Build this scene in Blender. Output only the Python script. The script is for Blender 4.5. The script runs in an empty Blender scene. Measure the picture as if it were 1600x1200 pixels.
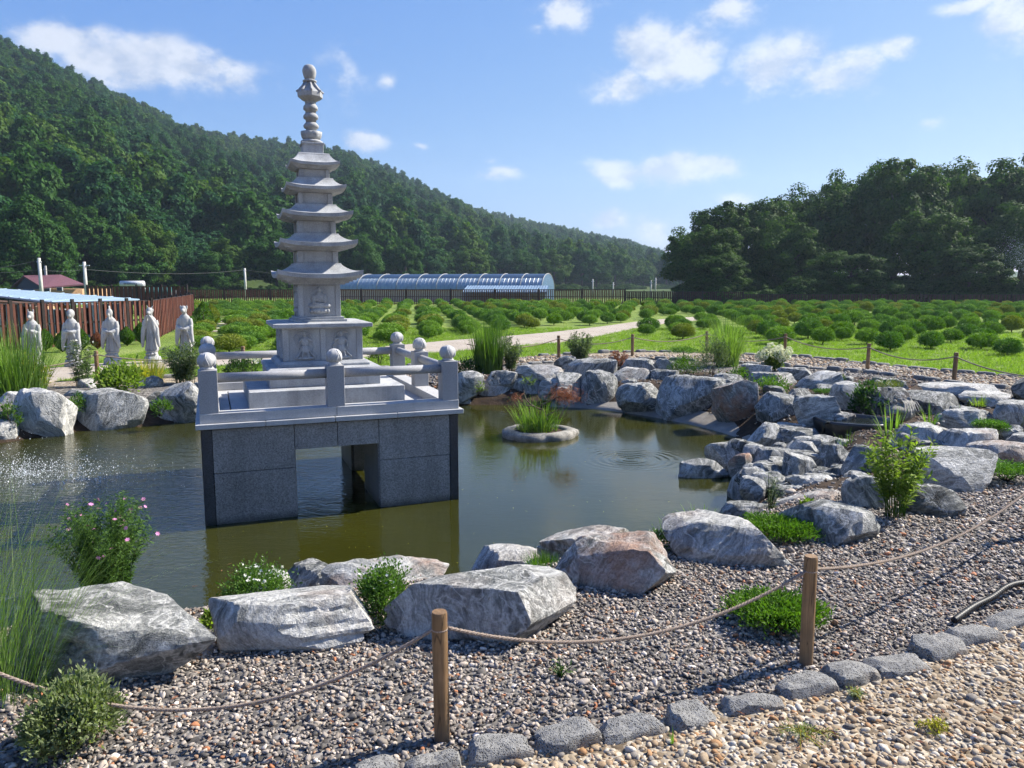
import bpy, bmesh, math, random
import numpy as np
from mathutils import Vector, Matrix, noise as mnoise
random.seed(7)
PI = math.pi
scene = bpy.context.scene
COL = scene.collection
# ------------------------------------------------------------------ camera
PITCH = math.radians(7.5); FPX = 1200.0; EYE = 1.7       # focal length in pixels of a 1600 px wide frame
cam_d = bpy.data.cameras.new('camera'); cam = bpy.data.objects.new('camera', cam_d); COL.objects.link(cam)
cam.location = (0, 0, EYE); cam.rotation_euler = (PI/2-PITCH, 0, 0)
cam_d.sensor_width = 36; cam_d.lens = 36*FPX/1600; cam_d.clip_start = .05; cam_d.clip_end = 6000
scene.camera = cam
# ------------------------------------------------------------------ sun, sky, exposure
SUN_AZ = math.radians(66.0)      # clockwise from +Y: to the right and a little beyond the pond
SUN_EL = math.radians(40.0)
SUN_DIR = Vector((math.sin(SUN_AZ)*math.cos(SUN_EL), math.cos(SUN_AZ)*math.cos(SUN_EL), math.sin(SUN_EL)))
sun_d = bpy.data.lights.new('sun', 'SUN'); sun = bpy.data.objects.new('sun', sun_d); COL.objects.link(sun)
sun_d.energy = 5.0; sun_d.angle = math.radians(.53); sun_d.color = (1, .94, .84)
sun.rotation_euler = SUN_DIR.to_track_quat('Z', 'Y').to_euler(); sun.location = (30, 10, 40)
scene.view_settings.view_transform = 'Standard'; scene.view_settings.look = 'None'
scene.view_settings.exposure = 1.25; scene.view_settings.gamma = 1.0
scene.view_settings.use_curve_mapping = False
cy = scene.cycles
cy.max_bounces = 6; cy.diffuse_bounces = 3; cy.glossy_bounces = 3; cy.transmission_bounces = 4
cy.transparent_max_bounces = 6; cy.volume_bounces = 0; cy.caustics_reflective = False; cy.caustics_refractive = False
cy.use_denoising = True; cy.use_adaptive_sampling = True; cy.adaptive_threshold = .02; cy.adaptive_min_samples = 12
try: cy.denoiser = 'OPENIMAGEDENOISE'
except Exception: pass
cy.sample_clamp_indirect = 6

# ------------------------------------------------------------------ pixel of the 1600x1200 photograph <-> place
_f = np.array([0, math.cos(PITCH), -math.sin(PITCH)]); _u = np.array([0, math.sin(PITCH), math.cos(PITCH)])
_c = np.array([0, 0, EYE])
def ray(px, py): return _f + np.array([(px-800)/FPX, 0, 0]) + _u*((600-py)/FPX)
def at(px, py, z=0.0):
    d = ray(px, py); return _c + d*((z-EYE)/d[2])
def atY(px, py, Y):
    d = ray(px, py); return _c + d*(Y/d[1])
def depth(p): return float((np.array(p)-_c) @ _f)

# ------------------------------------------------------------------ node helpers
class NT:
    def __init__(s, tree): s.t = tree; s.n = tree.nodes; s.l = tree.links
    def node(s, typ, ins=None, **props):
        n = s.n.new(typ)
        for k, v in props.items(): setattr(n, k, v)
        for k, v in (ins or {}).items():
            i = n.inputs[k]
            if isinstance(v, bpy.types.NodeSocket): s.l.new(v, i)
            else: i.default_value = v
        return n
    def math(s, op, a, b=None, clamp=False):
        n = s.n.new('ShaderNodeMath'); n.operation = op; n.use_clamp = clamp
        for i, v in enumerate((a, b)):
            if v is None: continue
            if isinstance(v, bpy.types.NodeSocket): s.l.new(v, n.inputs[i])
            else: n.inputs[i].default_value = v
        return n.outputs[0]
    def vmath(s, op, a, b=None):
        n = s.n.new('ShaderNodeVectorMath'); n.operation = op
        for i, v in enumerate((a, b)):
            if v is None: continue
            if isinstance(v, bpy.types.NodeSocket): s.l.new(v, n.inputs[i])
            else: n.inputs[i].default_value = v
        return n.outputs['Value'] if op in ('LENGTH', 'DOT_PRODUCT', 'DISTANCE') else n.outputs['Vector']
    def noise(s, vec, scale, detail=4, rough=.55, dist=0.0, out='Fac'):
        n = s.node('ShaderNodeTexNoise', {'Scale': scale, 'Detail': detail, 'Roughness': rough, 'Distortion': dist})
        if vec is not None: s.l.new(vec, n.inputs['Vector'])
        return n.outputs[out]
    def ramp(s, fac, stops, interp='LINEAR'):
        n = s.n.new('ShaderNodeValToRGB'); n.color_ramp.interpolation = interp
        e = n.color_ramp.elements
        while len(e) > 1: e.remove(e[-1])
        e[0].position = stops[0][0]; e[0].color = c4(stops[0][1])
        for p, c in stops[1:]:
            k = e.new(p); k.color = c4(c)
        s.l.new(fac, n.inputs[0]); return n.outputs[0]
    def mix(s, fac, a, b, blend='MIX'):
        n = s.n.new('ShaderNodeMix'); n.data_type = 'RGBA'; n.blend_type = blend
        for i, v in ((0, fac), (6, a), (7, b)):
            if isinstance(v, bpy.types.NodeSocket): s.l.new(v, n.inputs[i])
            else: n.inputs[i].default_value = v if i == 0 else c4(v)
        return n.outputs[2]
    def maprange(s, v, a, b, c=0.0, d=1.0, smooth=False):
        n = s.n.new('ShaderNodeMapRange'); n.clamp = True
        if smooth: n.interpolation_type = 'SMOOTHSTEP'
        s.l.new(v, n.inputs[0])
        for i, x in enumerate((a, b, c, d)): n.inputs[i+1].default_value = x
        return n.outputs[0]
def c4(c):
    if isinstance(c, (int, float)): return (c, c, c, 1)
    return tuple(c) if len(c) == 4 else (*c, 1)
MATS = {}
def newmat(name):
    m = bpy.data.materials.new(name); m.use_nodes = True
    t = NT(m.node_tree); t.n.clear()
    MATS[name] = m
    return m, t
def finish(t, color, rough=.8, bump=None, bump_s=.3, bump_d=.01, spec=.3, metal=0.0, extra=None):
    b = t.node('ShaderNodeBsdfPrincipled')
    for k, v in (('Base Color', color), ('Roughness', rough), ('Specular IOR Level', spec), ('Metallic', metal)):
        if isinstance(v, bpy.types.NodeSocket): t.l.new(v, b.inputs[k])
        else: b.inputs[k].default_value = c4(v) if k == 'Base Color' else v
    for k, v in (extra or {}).items(): b.inputs[k].default_value = v
    if bump is not None:
        bp = t.node('ShaderNodeBump', {'Strength': bump_s, 'Distance': bump_d, 'Height': bump})
        t.l.new(bp.outputs[0], b.inputs['Normal'])
    o = t.node('ShaderNodeOutputMaterial'); t.l.new(b.outputs[0], o.inputs['Surface'])
    return b
def objco(t): return t.node('ShaderNodeTexCoord').outputs['Object']
def geoco(t): return t.node('ShaderNodeNewGeometry').outputs['Position']
def objrand(t): return t.node('ShaderNodeObjectInfo').outputs['Random']
def island(t): return t.node('ShaderNodeNewGeometry').outputs['Random Per Island']

# ------------------------------------------------------------------ world: Nishita sky with fair-weather clouds
world = bpy.data.worlds.new('World'); scene.world = world; world.use_nodes = True
w = NT(world.node_tree); w.n.clear()
sky = w.node('ShaderNodeTexSky', sky_type='NISHITA', sun_disc=False, sun_elevation=SUN_EL, sun_rotation=SUN_AZ,
             altitude=60, air_density=.7, dust_density=.3, ozone_density=4.0)
dirv = w.node('ShaderNodeTexCoord').outputs['Generated']
sep = w.node('ShaderNodeSeparateXYZ', {0: dirv})
az = w.math('ARCTAN2', sep.outputs[0], sep.outputs[1]); el = w.math('ARCSINE', sep.outputs[2])
azel = w.node('ShaderNodeCombineXYZ', {0: az, 1: el}).outputs[0]
wob = w.noise(dirv, 9.0, 2, .6, out='Color')
wob = w.vmath('MULTIPLY', w.vmath('SUBTRACT', wob, (.5, .5, .5)), (.05, .034, 0))
azel_w = w.vmath('ADD', azel, wob)
def azel_of(px, py):
    d = ray(px, py); d = d/np.linalg.norm(d); return math.atan2(d[0], d[1]), math.asin(d[2])
CLOUDS = [(110,60,85,28,.8),(215,98,130,42,1.0),(300,110,100,38,1.0),(350,105,50,22,.8),(530,118,52,42,.45),(608,132,24,12,.5),(575,228,46,18,.9),
          (1010,75,55,45,1.0),(1055,85,85,50,1.0),(965,130,52,34,.8),(1225,105,70,45,.95),(1290,125,70,32,.8),(1330,95,50,20,.8),(1395,74,40,17,.85),
          (890,18,60,30,.85),(845,38,26,16,.4),(1140,14,58,28,.8),(980,268,66,26,1.0),(1045,266,70,30,1.0),(1105,258,62,20,.85),
          (1590,25,44,44,.9),(1520,5,44,12,.7),(950,342,46,22,.8),(1030,352,46,30,.7),(780,276,56,13,.55),(770,258,16,8,.4),
          (1440,190,42,12,.35),(1140,312,40,12,.5),(670,230,14,7,.4),(1140,128,26,13,.45)]
mask = None
for (px, py, rx, ry, s_) in CLOUDS:
    a0, e0 = azel_of(px, py)
    k = w.vmath('MULTIPLY', w.vmath('SUBTRACT', azel_w, (a0, e0, 0)), (FPX/rx*.86, FPX/ry*.86, 0))
    m = w.math('MULTIPLY', w.math('SUBTRACT', 1.0, w.vmath('LENGTH', k)), s_)
    mask = m if mask is None else w.math('MAXIMUM', mask, m)
fb = w.noise(w.vmath('MULTIPLY', dirv, (1, 1, 1.5)), 17.0, 6, .62)
# the same kind of cloud goes on over the rest of the sky, out of the frame
infr = w.math('LESS_THAN', w.math('ABSOLUTE', az), .72)
infr = w.math('MULTIPLY', infr, w.math('LESS_THAN', el, .48))
gen = w.math('SUBTRACT', w.maprange(w.noise(dirv, 3.2, 3, .5), .52, .72, -.6, .55), w.math('MULTIPLY', infr, 2.0))
gen = w.math('ADD', gen, w.maprange(el, -.02, .06, -1.5, 0))
mask = w.math('MAXIMUM', mask, gen)
dens = w.math('ADD', w.math('MULTIPLY', mask, .95), w.math('MULTIPLY', w.math('SUBTRACT', fb, .52), 1.9))
cov = w.maprange(dens, .0, .6, 0, 1, True)
cov = w.math('MULTIPLY', cov, w.maprange(mask, -.2, .5, 0, .86, True))
# lit from the right: a second reading of the noise towards the sun gives bright rims and grey-lilac bellies
fb2 = w.noise(w.vmath('MULTIPLY', w.vmath('ADD', dirv, (.018, .008, .02)), (1, 1, 1.5)), 17.0, 6, .62)
lit = w.maprange(w.math('ADD', w.math('MULTIPLY', w.math('SUBTRACT', fb, fb2), 2.6), w.math('MULTIPLY', dens, .22)), -.25, .38, 0, 1)
SKY_STR = .055
KX = SKY_STR*2**1.25            # the camera's rendering of the sky: deep even blue, gentle towards the horizon
ss = w.node('ShaderNodeSeparateColor', {0: sky.outputs[0]})
def grade(o, gam, k): return w.math('MULTIPLY', w.math('POWER', w.math('MULTIPLY', o, KX), gam), k/KX)
skycol = w.node('ShaderNodeCombineColor', {0: grade(ss.outputs[0], 1.0, 1.0), 1: grade(ss.outputs[1], .62, .79), 2: grade(ss.outputs[2], .15, .88)}).outputs[0]
ccol = w.mix(lit, (4.5, 5.0, 6.1), (6.8, 7.0, 7.5))
final = w.mix(cov, skycol, ccol)
bg = w.node('ShaderNodeBackground', {'Color': final, 'Strength': SKY_STR})
world.cycles.sampling_method = 'MANUAL'; world.cycles.sample_map_resolution = 512
w.l.new(bg.outputs[0], w.node('ShaderNodeOutputWorld').inputs['Surface'])

# ------------------------------------------------------------------ mesh helpers
def link(o, parent=None):
    COL.objects.link(o)
    if parent is not None: o.parent = parent
    return o
def np_mesh(name, V, F, smooth=False):
    """V (n,3); F (m,k) array of k-gons or list of index tuples"""
    me = bpy.data.meshes.new(name)
    if isinstance(F, np.ndarray):
        V = np.ascontiguousarray(V, dtype=np.float32); m, k = F.shape
        me.vertices.add(len(V)); me.vertices.foreach_set('co', V.ravel())
        me.loops.add(m*k); me.loops.foreach_set('vertex_index', np.ascontiguousarray(F, dtype=np.int32).ravel())
        me.polygons.add(m); me.polygons.foreach_set('loop_start', np.arange(0, m*k, k, dtype=np.int32))
        me.polygons.foreach_set('loop_total', np.full(m, k, dtype=np.int32))
        me.update(calc_edges=True)
    else:
        me.from_pydata([tuple(map(float, v)) for v in V], [], F); me.update()
    if smooth: me.polygons.foreach_set('use_smooth', np.ones(len(me.polygons), dtype=bool))
    return me
def mobj(name, me, mat=None, parent=None, loc=None, rz=None):
    o = bpy.data.objects.new(name, me)
    if mat is not None and len(me.materials) == 0: me.materials.append(MATS[mat] if isinstance(mat, str) else mat)
    link(o, parent)
    if loc is not None: o.location = tuple(loc)
    if rz is not None: o.rotation_euler = (0, 0, rz)
    return o
class MB:
    def __init__(s): s.v = []; s.f = []
    def add(s, V, F):
        b = len(s.v); s.v += [tuple(map(float, p)) for p in V]; s.f += [tuple(int(i)+b for i in q) for q in F]; return s
    def box(s, cx, cy, cz, sx, sy, sz, rz=0.0):
        c, n = math.cos(rz), math.sin(rz); P = []
        for z in (-.5, .5):
            for x, y in ((-.5, -.5), (.5, -.5), (.5, .5), (-.5, .5)):
                X, Y = x*sx, y*sy; P.append((cx+X*c-Y*n, cy+X*n+Y*c, cz+z*sz))
        return s.add(P, [(3,2,1,0),(4,5,6,7),(0,1,5,4),(1,2,6,5),(2,3,7,6),(3,0,4,7)])
    def frust(s, z0, a0, z1, a1, cx=0, cy=0):
        P = [(cx+x*a0, cy+y*a0, z0) for x, y in ((-1,-1),(1,-1),(1,1),(-1,1))]+[(cx+x*a1, cy+y*a1, z1) for x, y in ((-1,-1),(1,-1),(1,1),(-1,1))]
        return s.add(P, [(3,2,1,0),(4,5,6,7),(0,1,5,4),(1,2,6,5),(2,3,7,6),(3,0,4,7)])
    def lathe(s, prof, n=24, cx=0, cy=0, mod=None):
        P = []; F = []
        for (r, z) in prof:
            for i in range(n):
                a = 2*PI*i/n; rr = r*(mod(a, z) if mod else 1); P.append((cx+rr*math.cos(a), cy+rr*math.sin(a), z))
        for j in range(len(prof)-1):
            for i in range(n):
                k = (i+1) % n; F.append((j*n+i, j*n+k, (j+1)*n+k, (j+1)*n+i))
        F.append(tuple(range(n-1, -1, -1))); F.append(tuple(range((len(prof)-1)*n, len(prof)*n)))
        return s.add(P, F)
    def tube(s, path, r, n=8, cap=True):
        path = [Vector(p) for p in path]; P = []; F = []; m = len(path)
        up = Vector((0, 0, 1)); prev = None
        for i, p in enumerate(path):
            t = (path[min(i+1, m-1)]-path[max(i-1, 0)]).normalized()
            if prev is None:
                a = t.cross(up)
                if a.length < .1: a = t.cross(Vector((1, 0, 0)))
                a.normalize()
            else:
                a = prev - t*prev.dot(t); a.normalize()
            prev = a; b = t.cross(a); rr = r[i] if hasattr(r, '__len__') else r
            for k in range(n):
                q = 2*PI*k/n; P.append(p + a*(rr*math.cos(q)) + b*(rr*math.sin(q)))
        for i in range(m-1):
            for k in range(n):
                l = (k+1) % n; F.append((i*n+k, i*n+l, (i+1)*n+l, (i+1)*n+k))
        if cap: F.append(tuple(range(n-1, -1, -1))); F.append(tuple(range((m-1)*n, m*n)))
        return s.add(P, F)
    def ell(s, c, r, nu=12, nv=8, M=None):
        P = []; F = []
        for j in range(nv+1):
            ph = -PI/2+PI*j/nv
            for i in range(nu):
                a = 2*PI*i/nu; p = Vector((r[0]*math.cos(ph)*math.cos(a), r[1]*math.cos(ph)*math.sin(a), r[2]*math.sin(ph)))
                if M is not None: p = M @ p
                P.append(p+Vector(c))
        for j in range(nv):
            for i in range(nu):
                k = (i+1) % nu; F.append((j*nu+i, j*nu+k, (j+1)*nu+k, (j+1)*nu+i))
        return s.add(P, F)
    def mesh(s, name, smooth=False): return np_mesh(name, s.v, s.f, smooth)
    def build(s, name, mat, parent=None, smooth=False, bevel=0, seg=1, loc=None, rz=None):
        o = mobj(name, s.mesh(name, smooth), mat, parent, loc, rz)
        if bevel: addbevel(o, bevel, seg)
        return o
def addbevel(o, wd, seg=1):
    b = o.modifiers.new('bevel', 'BEVEL'); b.width = wd; b.segments = seg; b.limit_method = 'ANGLE'; b.angle_limit = math.radians(40)
def thing(name, label, cat, loc=(0, 0, 0), rz=0.0, group=None):
    o = bpy.data.objects.new(name, None); COL.objects.link(o); o.empty_display_size = .1
    o.location = tuple(loc); o.rotation_euler = (0, 0, rz); return tag(o, label, cat, group)
def tag(o, label, cat, group=None, kind=None):
    o['label'] = label; o['category'] = cat
    if group: o['group'] = group
    if kind: o['kind'] = kind
    return o
def struct(o): o['kind'] = 'structure'; return o
def copy_tree(o, parent=None):
    c = o.copy(); COL.objects.link(c); c.parent = parent
    for ch in o.children: copy_tree(ch, c)
    return c
def fbm(P, scale, octv=4, seed=0.0):
    out = np.empty(len(P))
    for i, p in enumerate(P):
        out[i] = mnoise.fractal(Vector((p[0]*scale+seed, p[1]*scale-seed*.7, p[2]*scale+seed*1.3)), 1.0, 2.0, octv)
    return out
def unit(v): return v/np.maximum(np.linalg.norm(v, axis=-1, keepdims=True), 1e-9)
def rdir(rng, n): return unit(rng.normal(size=(n, 3)))
def leaves(P, D, N, L, W):
    """rhombic leaves: base P, direction D, normal N, lengths L, widths W -> V,F"""
    n = len(P); D = unit(D); S = unit(np.cross(D, N)); N2 = np.cross(S, D)
    L = np.broadcast_to(L, n)[:, None]; W = np.broadcast_to(W, n)[:, None]
    V = np.empty((n, 4, 3)); V[:, 0] = P; V[:, 1] = P+D*L*.45+S*W*.5+N2*L*.06; V[:, 2] = P+D*L; V[:, 3] = P+D*L*.45-S*W*.5+N2*L*.06
    return V.reshape(-1, 3), np.arange(4*n).reshape(n, 4)
def blades(P, D, L, W, bend, k=5, rng=None):
    """arching grass blades: base P, initial direction D, length L, width W, bend = how much the blade falls over"""
    n = len(P); D = unit(D); L = np.broadcast_to(L, n).astype(float); W = np.broadcast_to(W, n).astype(float); bend = np.broadcast_to(bend, n).astype(float)
    H = D.copy(); H[:, 2] = 0; H = unit(H+1e-6); S = np.stack([-H[:, 1], H[:, 0], np.zeros(n)], 1)
    V = np.empty((n, k+1, 2, 3)); p = P.astype(float).copy(); d = D.copy()
    for j in range(k+1):
        wj = W*(1-(j/k)**1.6)*.5+W*.03
        V[:, j, 0] = p-S*wj[:, None]; V[:, j, 1] = p+S*wj[:, None]
        p = p+d*(L/k)[:, None]; d = unit(d+(H*.55+np.array([0, 0, -1.0]))*(bend/k*(.5+j/k))[:, None])
    F = []
    base = np.arange(n)*(2*(k+1))
    for j in range(k): F.append(np.stack([base+2*j, base+2*j+1, base+2*j+3, base+2*j+2], 1))
    return V.reshape(-1, 3), np.concatenate(F)
def cat_geo(*vf):
    Vs = []; Fs = []; b = 0
    for V, F in vf: Vs.append(V); Fs.append(F+b); b += len(V)
    return np.concatenate(Vs), np.concatenate(Fs)
def ico(sub):
    bm = bmesh.new(); bmesh.ops.create_icosphere(bm, subdivisions=sub, radius=1)
    V = np.array([v.co[:] for v in bm.verts]); F = np.array([[v.index for v in f.verts] for f in bm.faces]); bm.free(); return V, F
ICO = {k: ico(k) for k in (1, 2, 3, 4, 5)}
def inpoly(X, Y, poly):
    X = np.asarray(X); Y = np.asarray(Y); r = np.zeros(X.shape, bool); n = len(poly)
    for i in range(n):
        x0, y0 = poly[i][:2]; x1, y1 = poly[(i+1) % n][:2]
        c = ((y0 > Y) != (y1 > Y)) & (X < (x1-x0)*(Y-y0)/((y1-y0) or 1e-12)+x0); r ^= c
    return r
def distpoly(X, Y, poly, closed=True):
    d = np.full(np.shape(X), 1e9); n = len(poly)
    for i in range(n if closed else n-1):
        x0, y0 = poly[i][:2]; x1, y1 = poly[(i+1) % n][:2]; dx, dy = x1-x0, y1-y0
        t = np.clip(((X-x0)*dx+(Y-y0)*dy)/(dx*dx+dy*dy+1e-12), 0, 1)
        d = np.minimum(d, np.hypot(X-x0-t*dx, Y-y0-t*dy))
    return d
def smooth_line(pts, n=6, closed=False):
    out = []; m = len(pts)
    rngi = range(m if closed else m-1)
    g = lambda i: np.array(pts[i % m] if closed else pts[max(0, min(m-1, i))], float)
    for i in rngi:
        p0, p1, p2, p3 = g(i-1), g(i), g(i+1), g(i+2)
        for k in range(n):
            t = k/n; out.append(.5*((2*p1)+(-p0+p2)*t+(2*p0-5*p1+4*p2-p3)*t*t+(-p0+3*p1-3*p2+p3)*t**3))
    if not closed: out.append(g(m-1))
    return out
# points instanced with geometry nodes: one object of kind "stuff"
def scatter(name, P, R, S, idx, sources, label, cat):
    n = len(P); me = bpy.data.meshes.new(name); me.vertices.add(n); me.vertices.foreach_set('co', np.ascontiguousarray(P, dtype=np.float32).ravel())
    for nm, dt, arr in (('rot', 'FLOAT_VECTOR', R), ('scl', 'FLOAT_VECTOR', S)):
        a = me.attributes.new(nm, dt, 'POINT'); a.data.foreach_set('vector', np.ascontiguousarray(arr, dtype=np.float32).ravel())
    a = me.attributes.new('idx', 'INT', 'POINT'); a.data.foreach_set('value', np.ascontiguousarray(idx, dtype=np.int32))
    o = bpy.data.objects.new(name, me); COL.objects.link(o)
    col = bpy.data.collections.new(name+'_sources')
    for i, (m, mats) in enumerate(sources):
        s = bpy.data.objects.new('%s_source_%02d' % (name, i), m)
        for k in mats:
            if len(m.materials) < len(mats): m.materials.append(MATS[k])
        col.objects.link(s)
    g = bpy.data.node_groups.new(name+'_scatter', 'GeometryNodeTree')
    g.interface.new_socket('Geometry', in_out='INPUT', socket_type='NodeSocketGeometry'); g.interface.new_socket('Geometry', in_out='OUTPUT', socket_type='NodeSocketGeometry')
    N = g.nodes; Lk = g.links
    gi = N.new('NodeGroupInput'); go = N.new('NodeGroupOutput')
    ci = N.new('GeometryNodeCollectionInfo'); ci.inputs['Collection'].default_value = col; ci.inputs['Separate Children'].default_value = True; ci.inputs['Reset Children'].default_value = True
    ip = N.new('GeometryNodeInstanceOnPoints'); ip.inputs['Pick Instance'].default_value = True
    def attr(nm, dt):
        k = N.new('GeometryNodeInputNamedAttribute'); k.data_type = dt; k.inputs['Name'].default_value = nm
        return [x for x in k.outputs if x.enabled and x.name == 'Attribute'][0]
    e2r = N.new('FunctionNodeEulerToRotation')
    Lk.new(gi.outputs[0], ip.inputs['Points']); Lk.new(ci.outputs[0], ip.inputs['Instance'])
    Lk.new(attr('idx', 'INT'), ip.inputs['Instance Index']); Lk.new(attr('rot', 'FLOAT_VECTOR'), e2r.inputs[0])
    Lk.new(e2r.outputs[0], ip.inputs['Rotation']); Lk.new(attr('scl', 'FLOAT_VECTOR'), ip.inputs['Scale']); Lk.new(ip.outputs[0], go.inputs[0])
    o.modifiers.new('scatter', 'NODES').node_group = g
    if label: tag(o, label, cat)
    o['kind'] = 'stuff'
    return o
# ================================================================== materials
def granite(name, base, speck=.35, rough=.75, scale=260, stain=.25, spec=.3, tint=(1, 1, 1.02)):
    m, t = newmat(name); co = objco(t)
    a = t.noise(co, scale, 2, .7); b = t.noise(co, scale*.45, 2, .6); st = t.noise(co, 2.3, 5, .6)
    f = t.math('ADD', t.math('MULTIPLY', a, .6), t.math('MULTIPLY', b, .4))
    lo = tuple(base*(1-speck)*x for x in tint); hi = tuple(base*(1+speck)*x for x in tint)
    c = t.ramp(f, [(.36, lo), (.5, tuple(base*x for x in tint)), (.64, hi)])
    c = t.mix(1.0, c, t.ramp(st, [(.3, 1-stain), (.7, 1.0)]), 'MULTIPLY')
    run = t.noise(t.vmath('MULTIPLY', co, (9, 9, .9)), 1.0, 4, .6)       # rain streaks
    c = t.mix(1.0, c, t.ramp(run, [(.34, 1-stain*.8), (.6, 1.0)]), 'MULTIPLY')
    if name in ('granite_grey', 'granite_dark'):                          # wet, algae-stained band above the waterline
        gp = geoco(t); zz = t.node('ShaderNodeSeparateXYZ', {0: gp}).outputs[2]; ed_ = t.math('ADD', zz, t.math('MULTIPLY', t.math('SUBTRACT', t.noise(gp, 7, 4), .5), .07))
        c = t.mix(t.maprange(ed_, -.39, -.325, .62, 0), c, (.022, .024, .014))
    finish(t, c, rough, f, .12, .002, spec)
granite('granite_pale', .44, .22, .8, 190, .32, tint=(.98, 1, 1.015))
granite('granite_white', .45, .2, .7, 230, .16, tint=(1, 1, 1.0))
granite('granite_post', .33, .24, .7, 230, .12)
granite('granite_grey', .25, .55, .45, 150, .22, .4, tint=(1.03, 1, .97))
granite('granite_dark', .05, .7, .3, 170, .15, .5, tint=(.9, 1, 1.2))
granite('granite_joint', .03, .1, .9)
granite('statue_stone', .47, .15, .85, 150, .35, tint=(1.0, 1, .98))
granite('ring_stone', .30, .35, .9, 60, .45, tint=(1.06, 1, .88))
granite('basin_stone', .022, .4, .35, 60, .4, .5)

m, t = newmat('rock'); co = objco(t); oi = t.node('ShaderNodeObjectInfo'); rn = oi.outputs['Random']
sc = t.node('ShaderNodeSeparateColor', {0: oi.outputs['Color']})
off = t.node('ShaderNodeCombineXYZ', {0: t.math('MULTIPLY', rn, 53.0), 1: t.math('MULTIPLY', rn, 31.0), 2: t.math('MULTIPLY', rn, 17.0)}).outputs[0]
vr = t.node('ShaderNodeVectorRotate', {'Vector': co, 'Axis': (.3, .8, .25), 'Angle': t.math('MULTIPLY', rn, 2.4)}, rotation_type='AXIS_ANGLE').outputs[0]
p = t.vmath('ADD', vr, off)
wv = t.vmath('MULTIPLY', t.vmath('SUBTRACT', t.noise(p, 2.4, 3, .55, out='Color'), (.5, .5, .5)), (.34, .34, .34))
pb = t.vmath('MULTIPLY', t.vmath('ADD', p, wv), (1.5, 1.5, 10.5))
band = t.noise(pb, 2.2, 7, .66, .35)
fine = t.noise(t.vmath('MULTIPLY', t.vmath('ADD', p, t.vmath('MULTIPLY', wv, (.5, .5, .5))), (3, 3, 12)), 5.0, 5, .7)
blotch = t.noise(p, 3.1, 5, .6)
v = t.math('ADD', t.math('ADD', t.math('MULTIPLY', band, .62), t.math('MULTIPLY', fine, .26)), t.math('MULTIPLY', blotch, .32))
v = t.math('ADD', v, t.math('MULTIPLY', t.math('SUBTRACT', sc.outputs[0], .5), .34))
c = t.ramp(v, [(.39, (.044, .047, .046)), (.50, (.112, .116, .110)), (.585, (.24, .242, .228)), (.66, (.40, .395, .37)), (.78, (.62, .61, .575))])
vein = t.math('ABSOLUTE', t.math('SUBTRACT', t.noise(t.vmath('ADD', p, wv), 3.3, 4, .6), .5))
c = t.mix(t.maprange(vein, .0, .022, .7, 0), c, (.56, .55, .52))
ru = t.noise(p, 2.0, 4, .65)
c = t.mix(t.math('MULTIPLY', t.maprange(ru, .47, .62, 0, .85), sc.outputs[1]), c, t.mix(t.noise(p, 14, 3), (.30, .14, .07), (.42, .27, .2)))
hgt = t.math('ADD', t.math('MULTIPLY', band, .7), t.math('ADD', t.math('MULTIPLY', fine, .35), t.math('MULTIPLY', t.noise(p, 38, 5, .7), .55)))
c = t.mix(1.0, c, t.ramp(t.noise(p, 70, 4, .75), [(.32, .62), (.68, 1.22)]), 'MULTIPLY')
finish(t, c, .85, hgt, .9, .035, .2)

def pebble_mat(name, stops, rough=.75):
    m, t = newmat(name); co = objco(t); r = objrand(t)
    c = t.ramp(r, stops, 'CONSTANT')
    c = t.mix(1.0, c, t.ramp(t.noise(t.vmath('ADD', co, t.node('ShaderNodeCombineXYZ', {0: t.math('MULTIPLY', r, 91)}).outputs[0]), 1.6, 4, .7), [(.3, .62), (.7, 1.18)]), 'MULTIPLY')
    finish(t, c, rough, None, spec=.3)
pebble_mat('gravel_grey', [(0, (0.154, 0.135, 0.117)), (.14, (0.275, 0.238, 0.203)), (.32, (0.088, 0.079, 0.070)), (.42, (0.352, 0.300, 0.252)), (.60, (0.209, 0.178, 0.149)), (.72, (0.440, 0.370, 0.297)), (.82, (0.594, 0.515, 0.432)), (.86, (0.297, 0.185, 0.113)), (.93, (0.220, 0.145, 0.099)), (.975, (0.396, 0.160, 0.072)), (.985, (0.748, 0.660, 0.567))])
pebble_mat('gravel_beige', [(0, (.33, .245, .155)), (.16, (.42, .335, .235)), (.36, (.25, .175, .105)), (.48, (.48, .41, .31)), (.62, (.30, .20, .115)), (.72, (.20, .175, .15)), (.80, (.52, .47, .39)), (.90, (.35, .19, .085)), (.95, (.13, .115, .10))])
def groundmat(name, stops, scale, bs=.6, bd=.02, far=None):
    m, t = newmat(name); co = geoco(t)
    vor = t.node('ShaderNodeTexVoronoi', {'Vector': co, 'Scale': scale})
    hs = t.node('ShaderNodeSeparateColor', {0: vor.outputs['Color']}).outputs[0]
    c = t.ramp(hs, stops); c = t.mix(1.0, c, t.ramp(t.noise(co, 1.2, 5), [(.3, .75), (.7, 1.1)]), 'MULTIPLY')
    h = t.math('SUBTRACT', 1.0, vor.outputs['Distance'])
    finish(t, c, .9, h, bs, bd, .15)
groundmat('gravel_bed', [(0, (.045, .042, .04)), (.4, (.11, .10, .092)), (.75, (.19, .175, .155)), (1, (.28, .26, .235))], 34)
groundmat('beige_bed', [(0, (.10, .075, .05)), (.35, (.24, .185, .125)), (.75, (.36, .30, .22)), (1, (.46, .41, .33))], 34)
m, t = newmat('soil'); co = geoco(t)
finish(t, t.ramp(t.noise(co, 9, 6, .7), [(.3, (.022, .018, .014)), (.7, (.075, .05, .034))]), .95, t.noise(co, 30, 5), .5, .03, .1)
m, t = newmat('lawn'); co = geoco(t)
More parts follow.
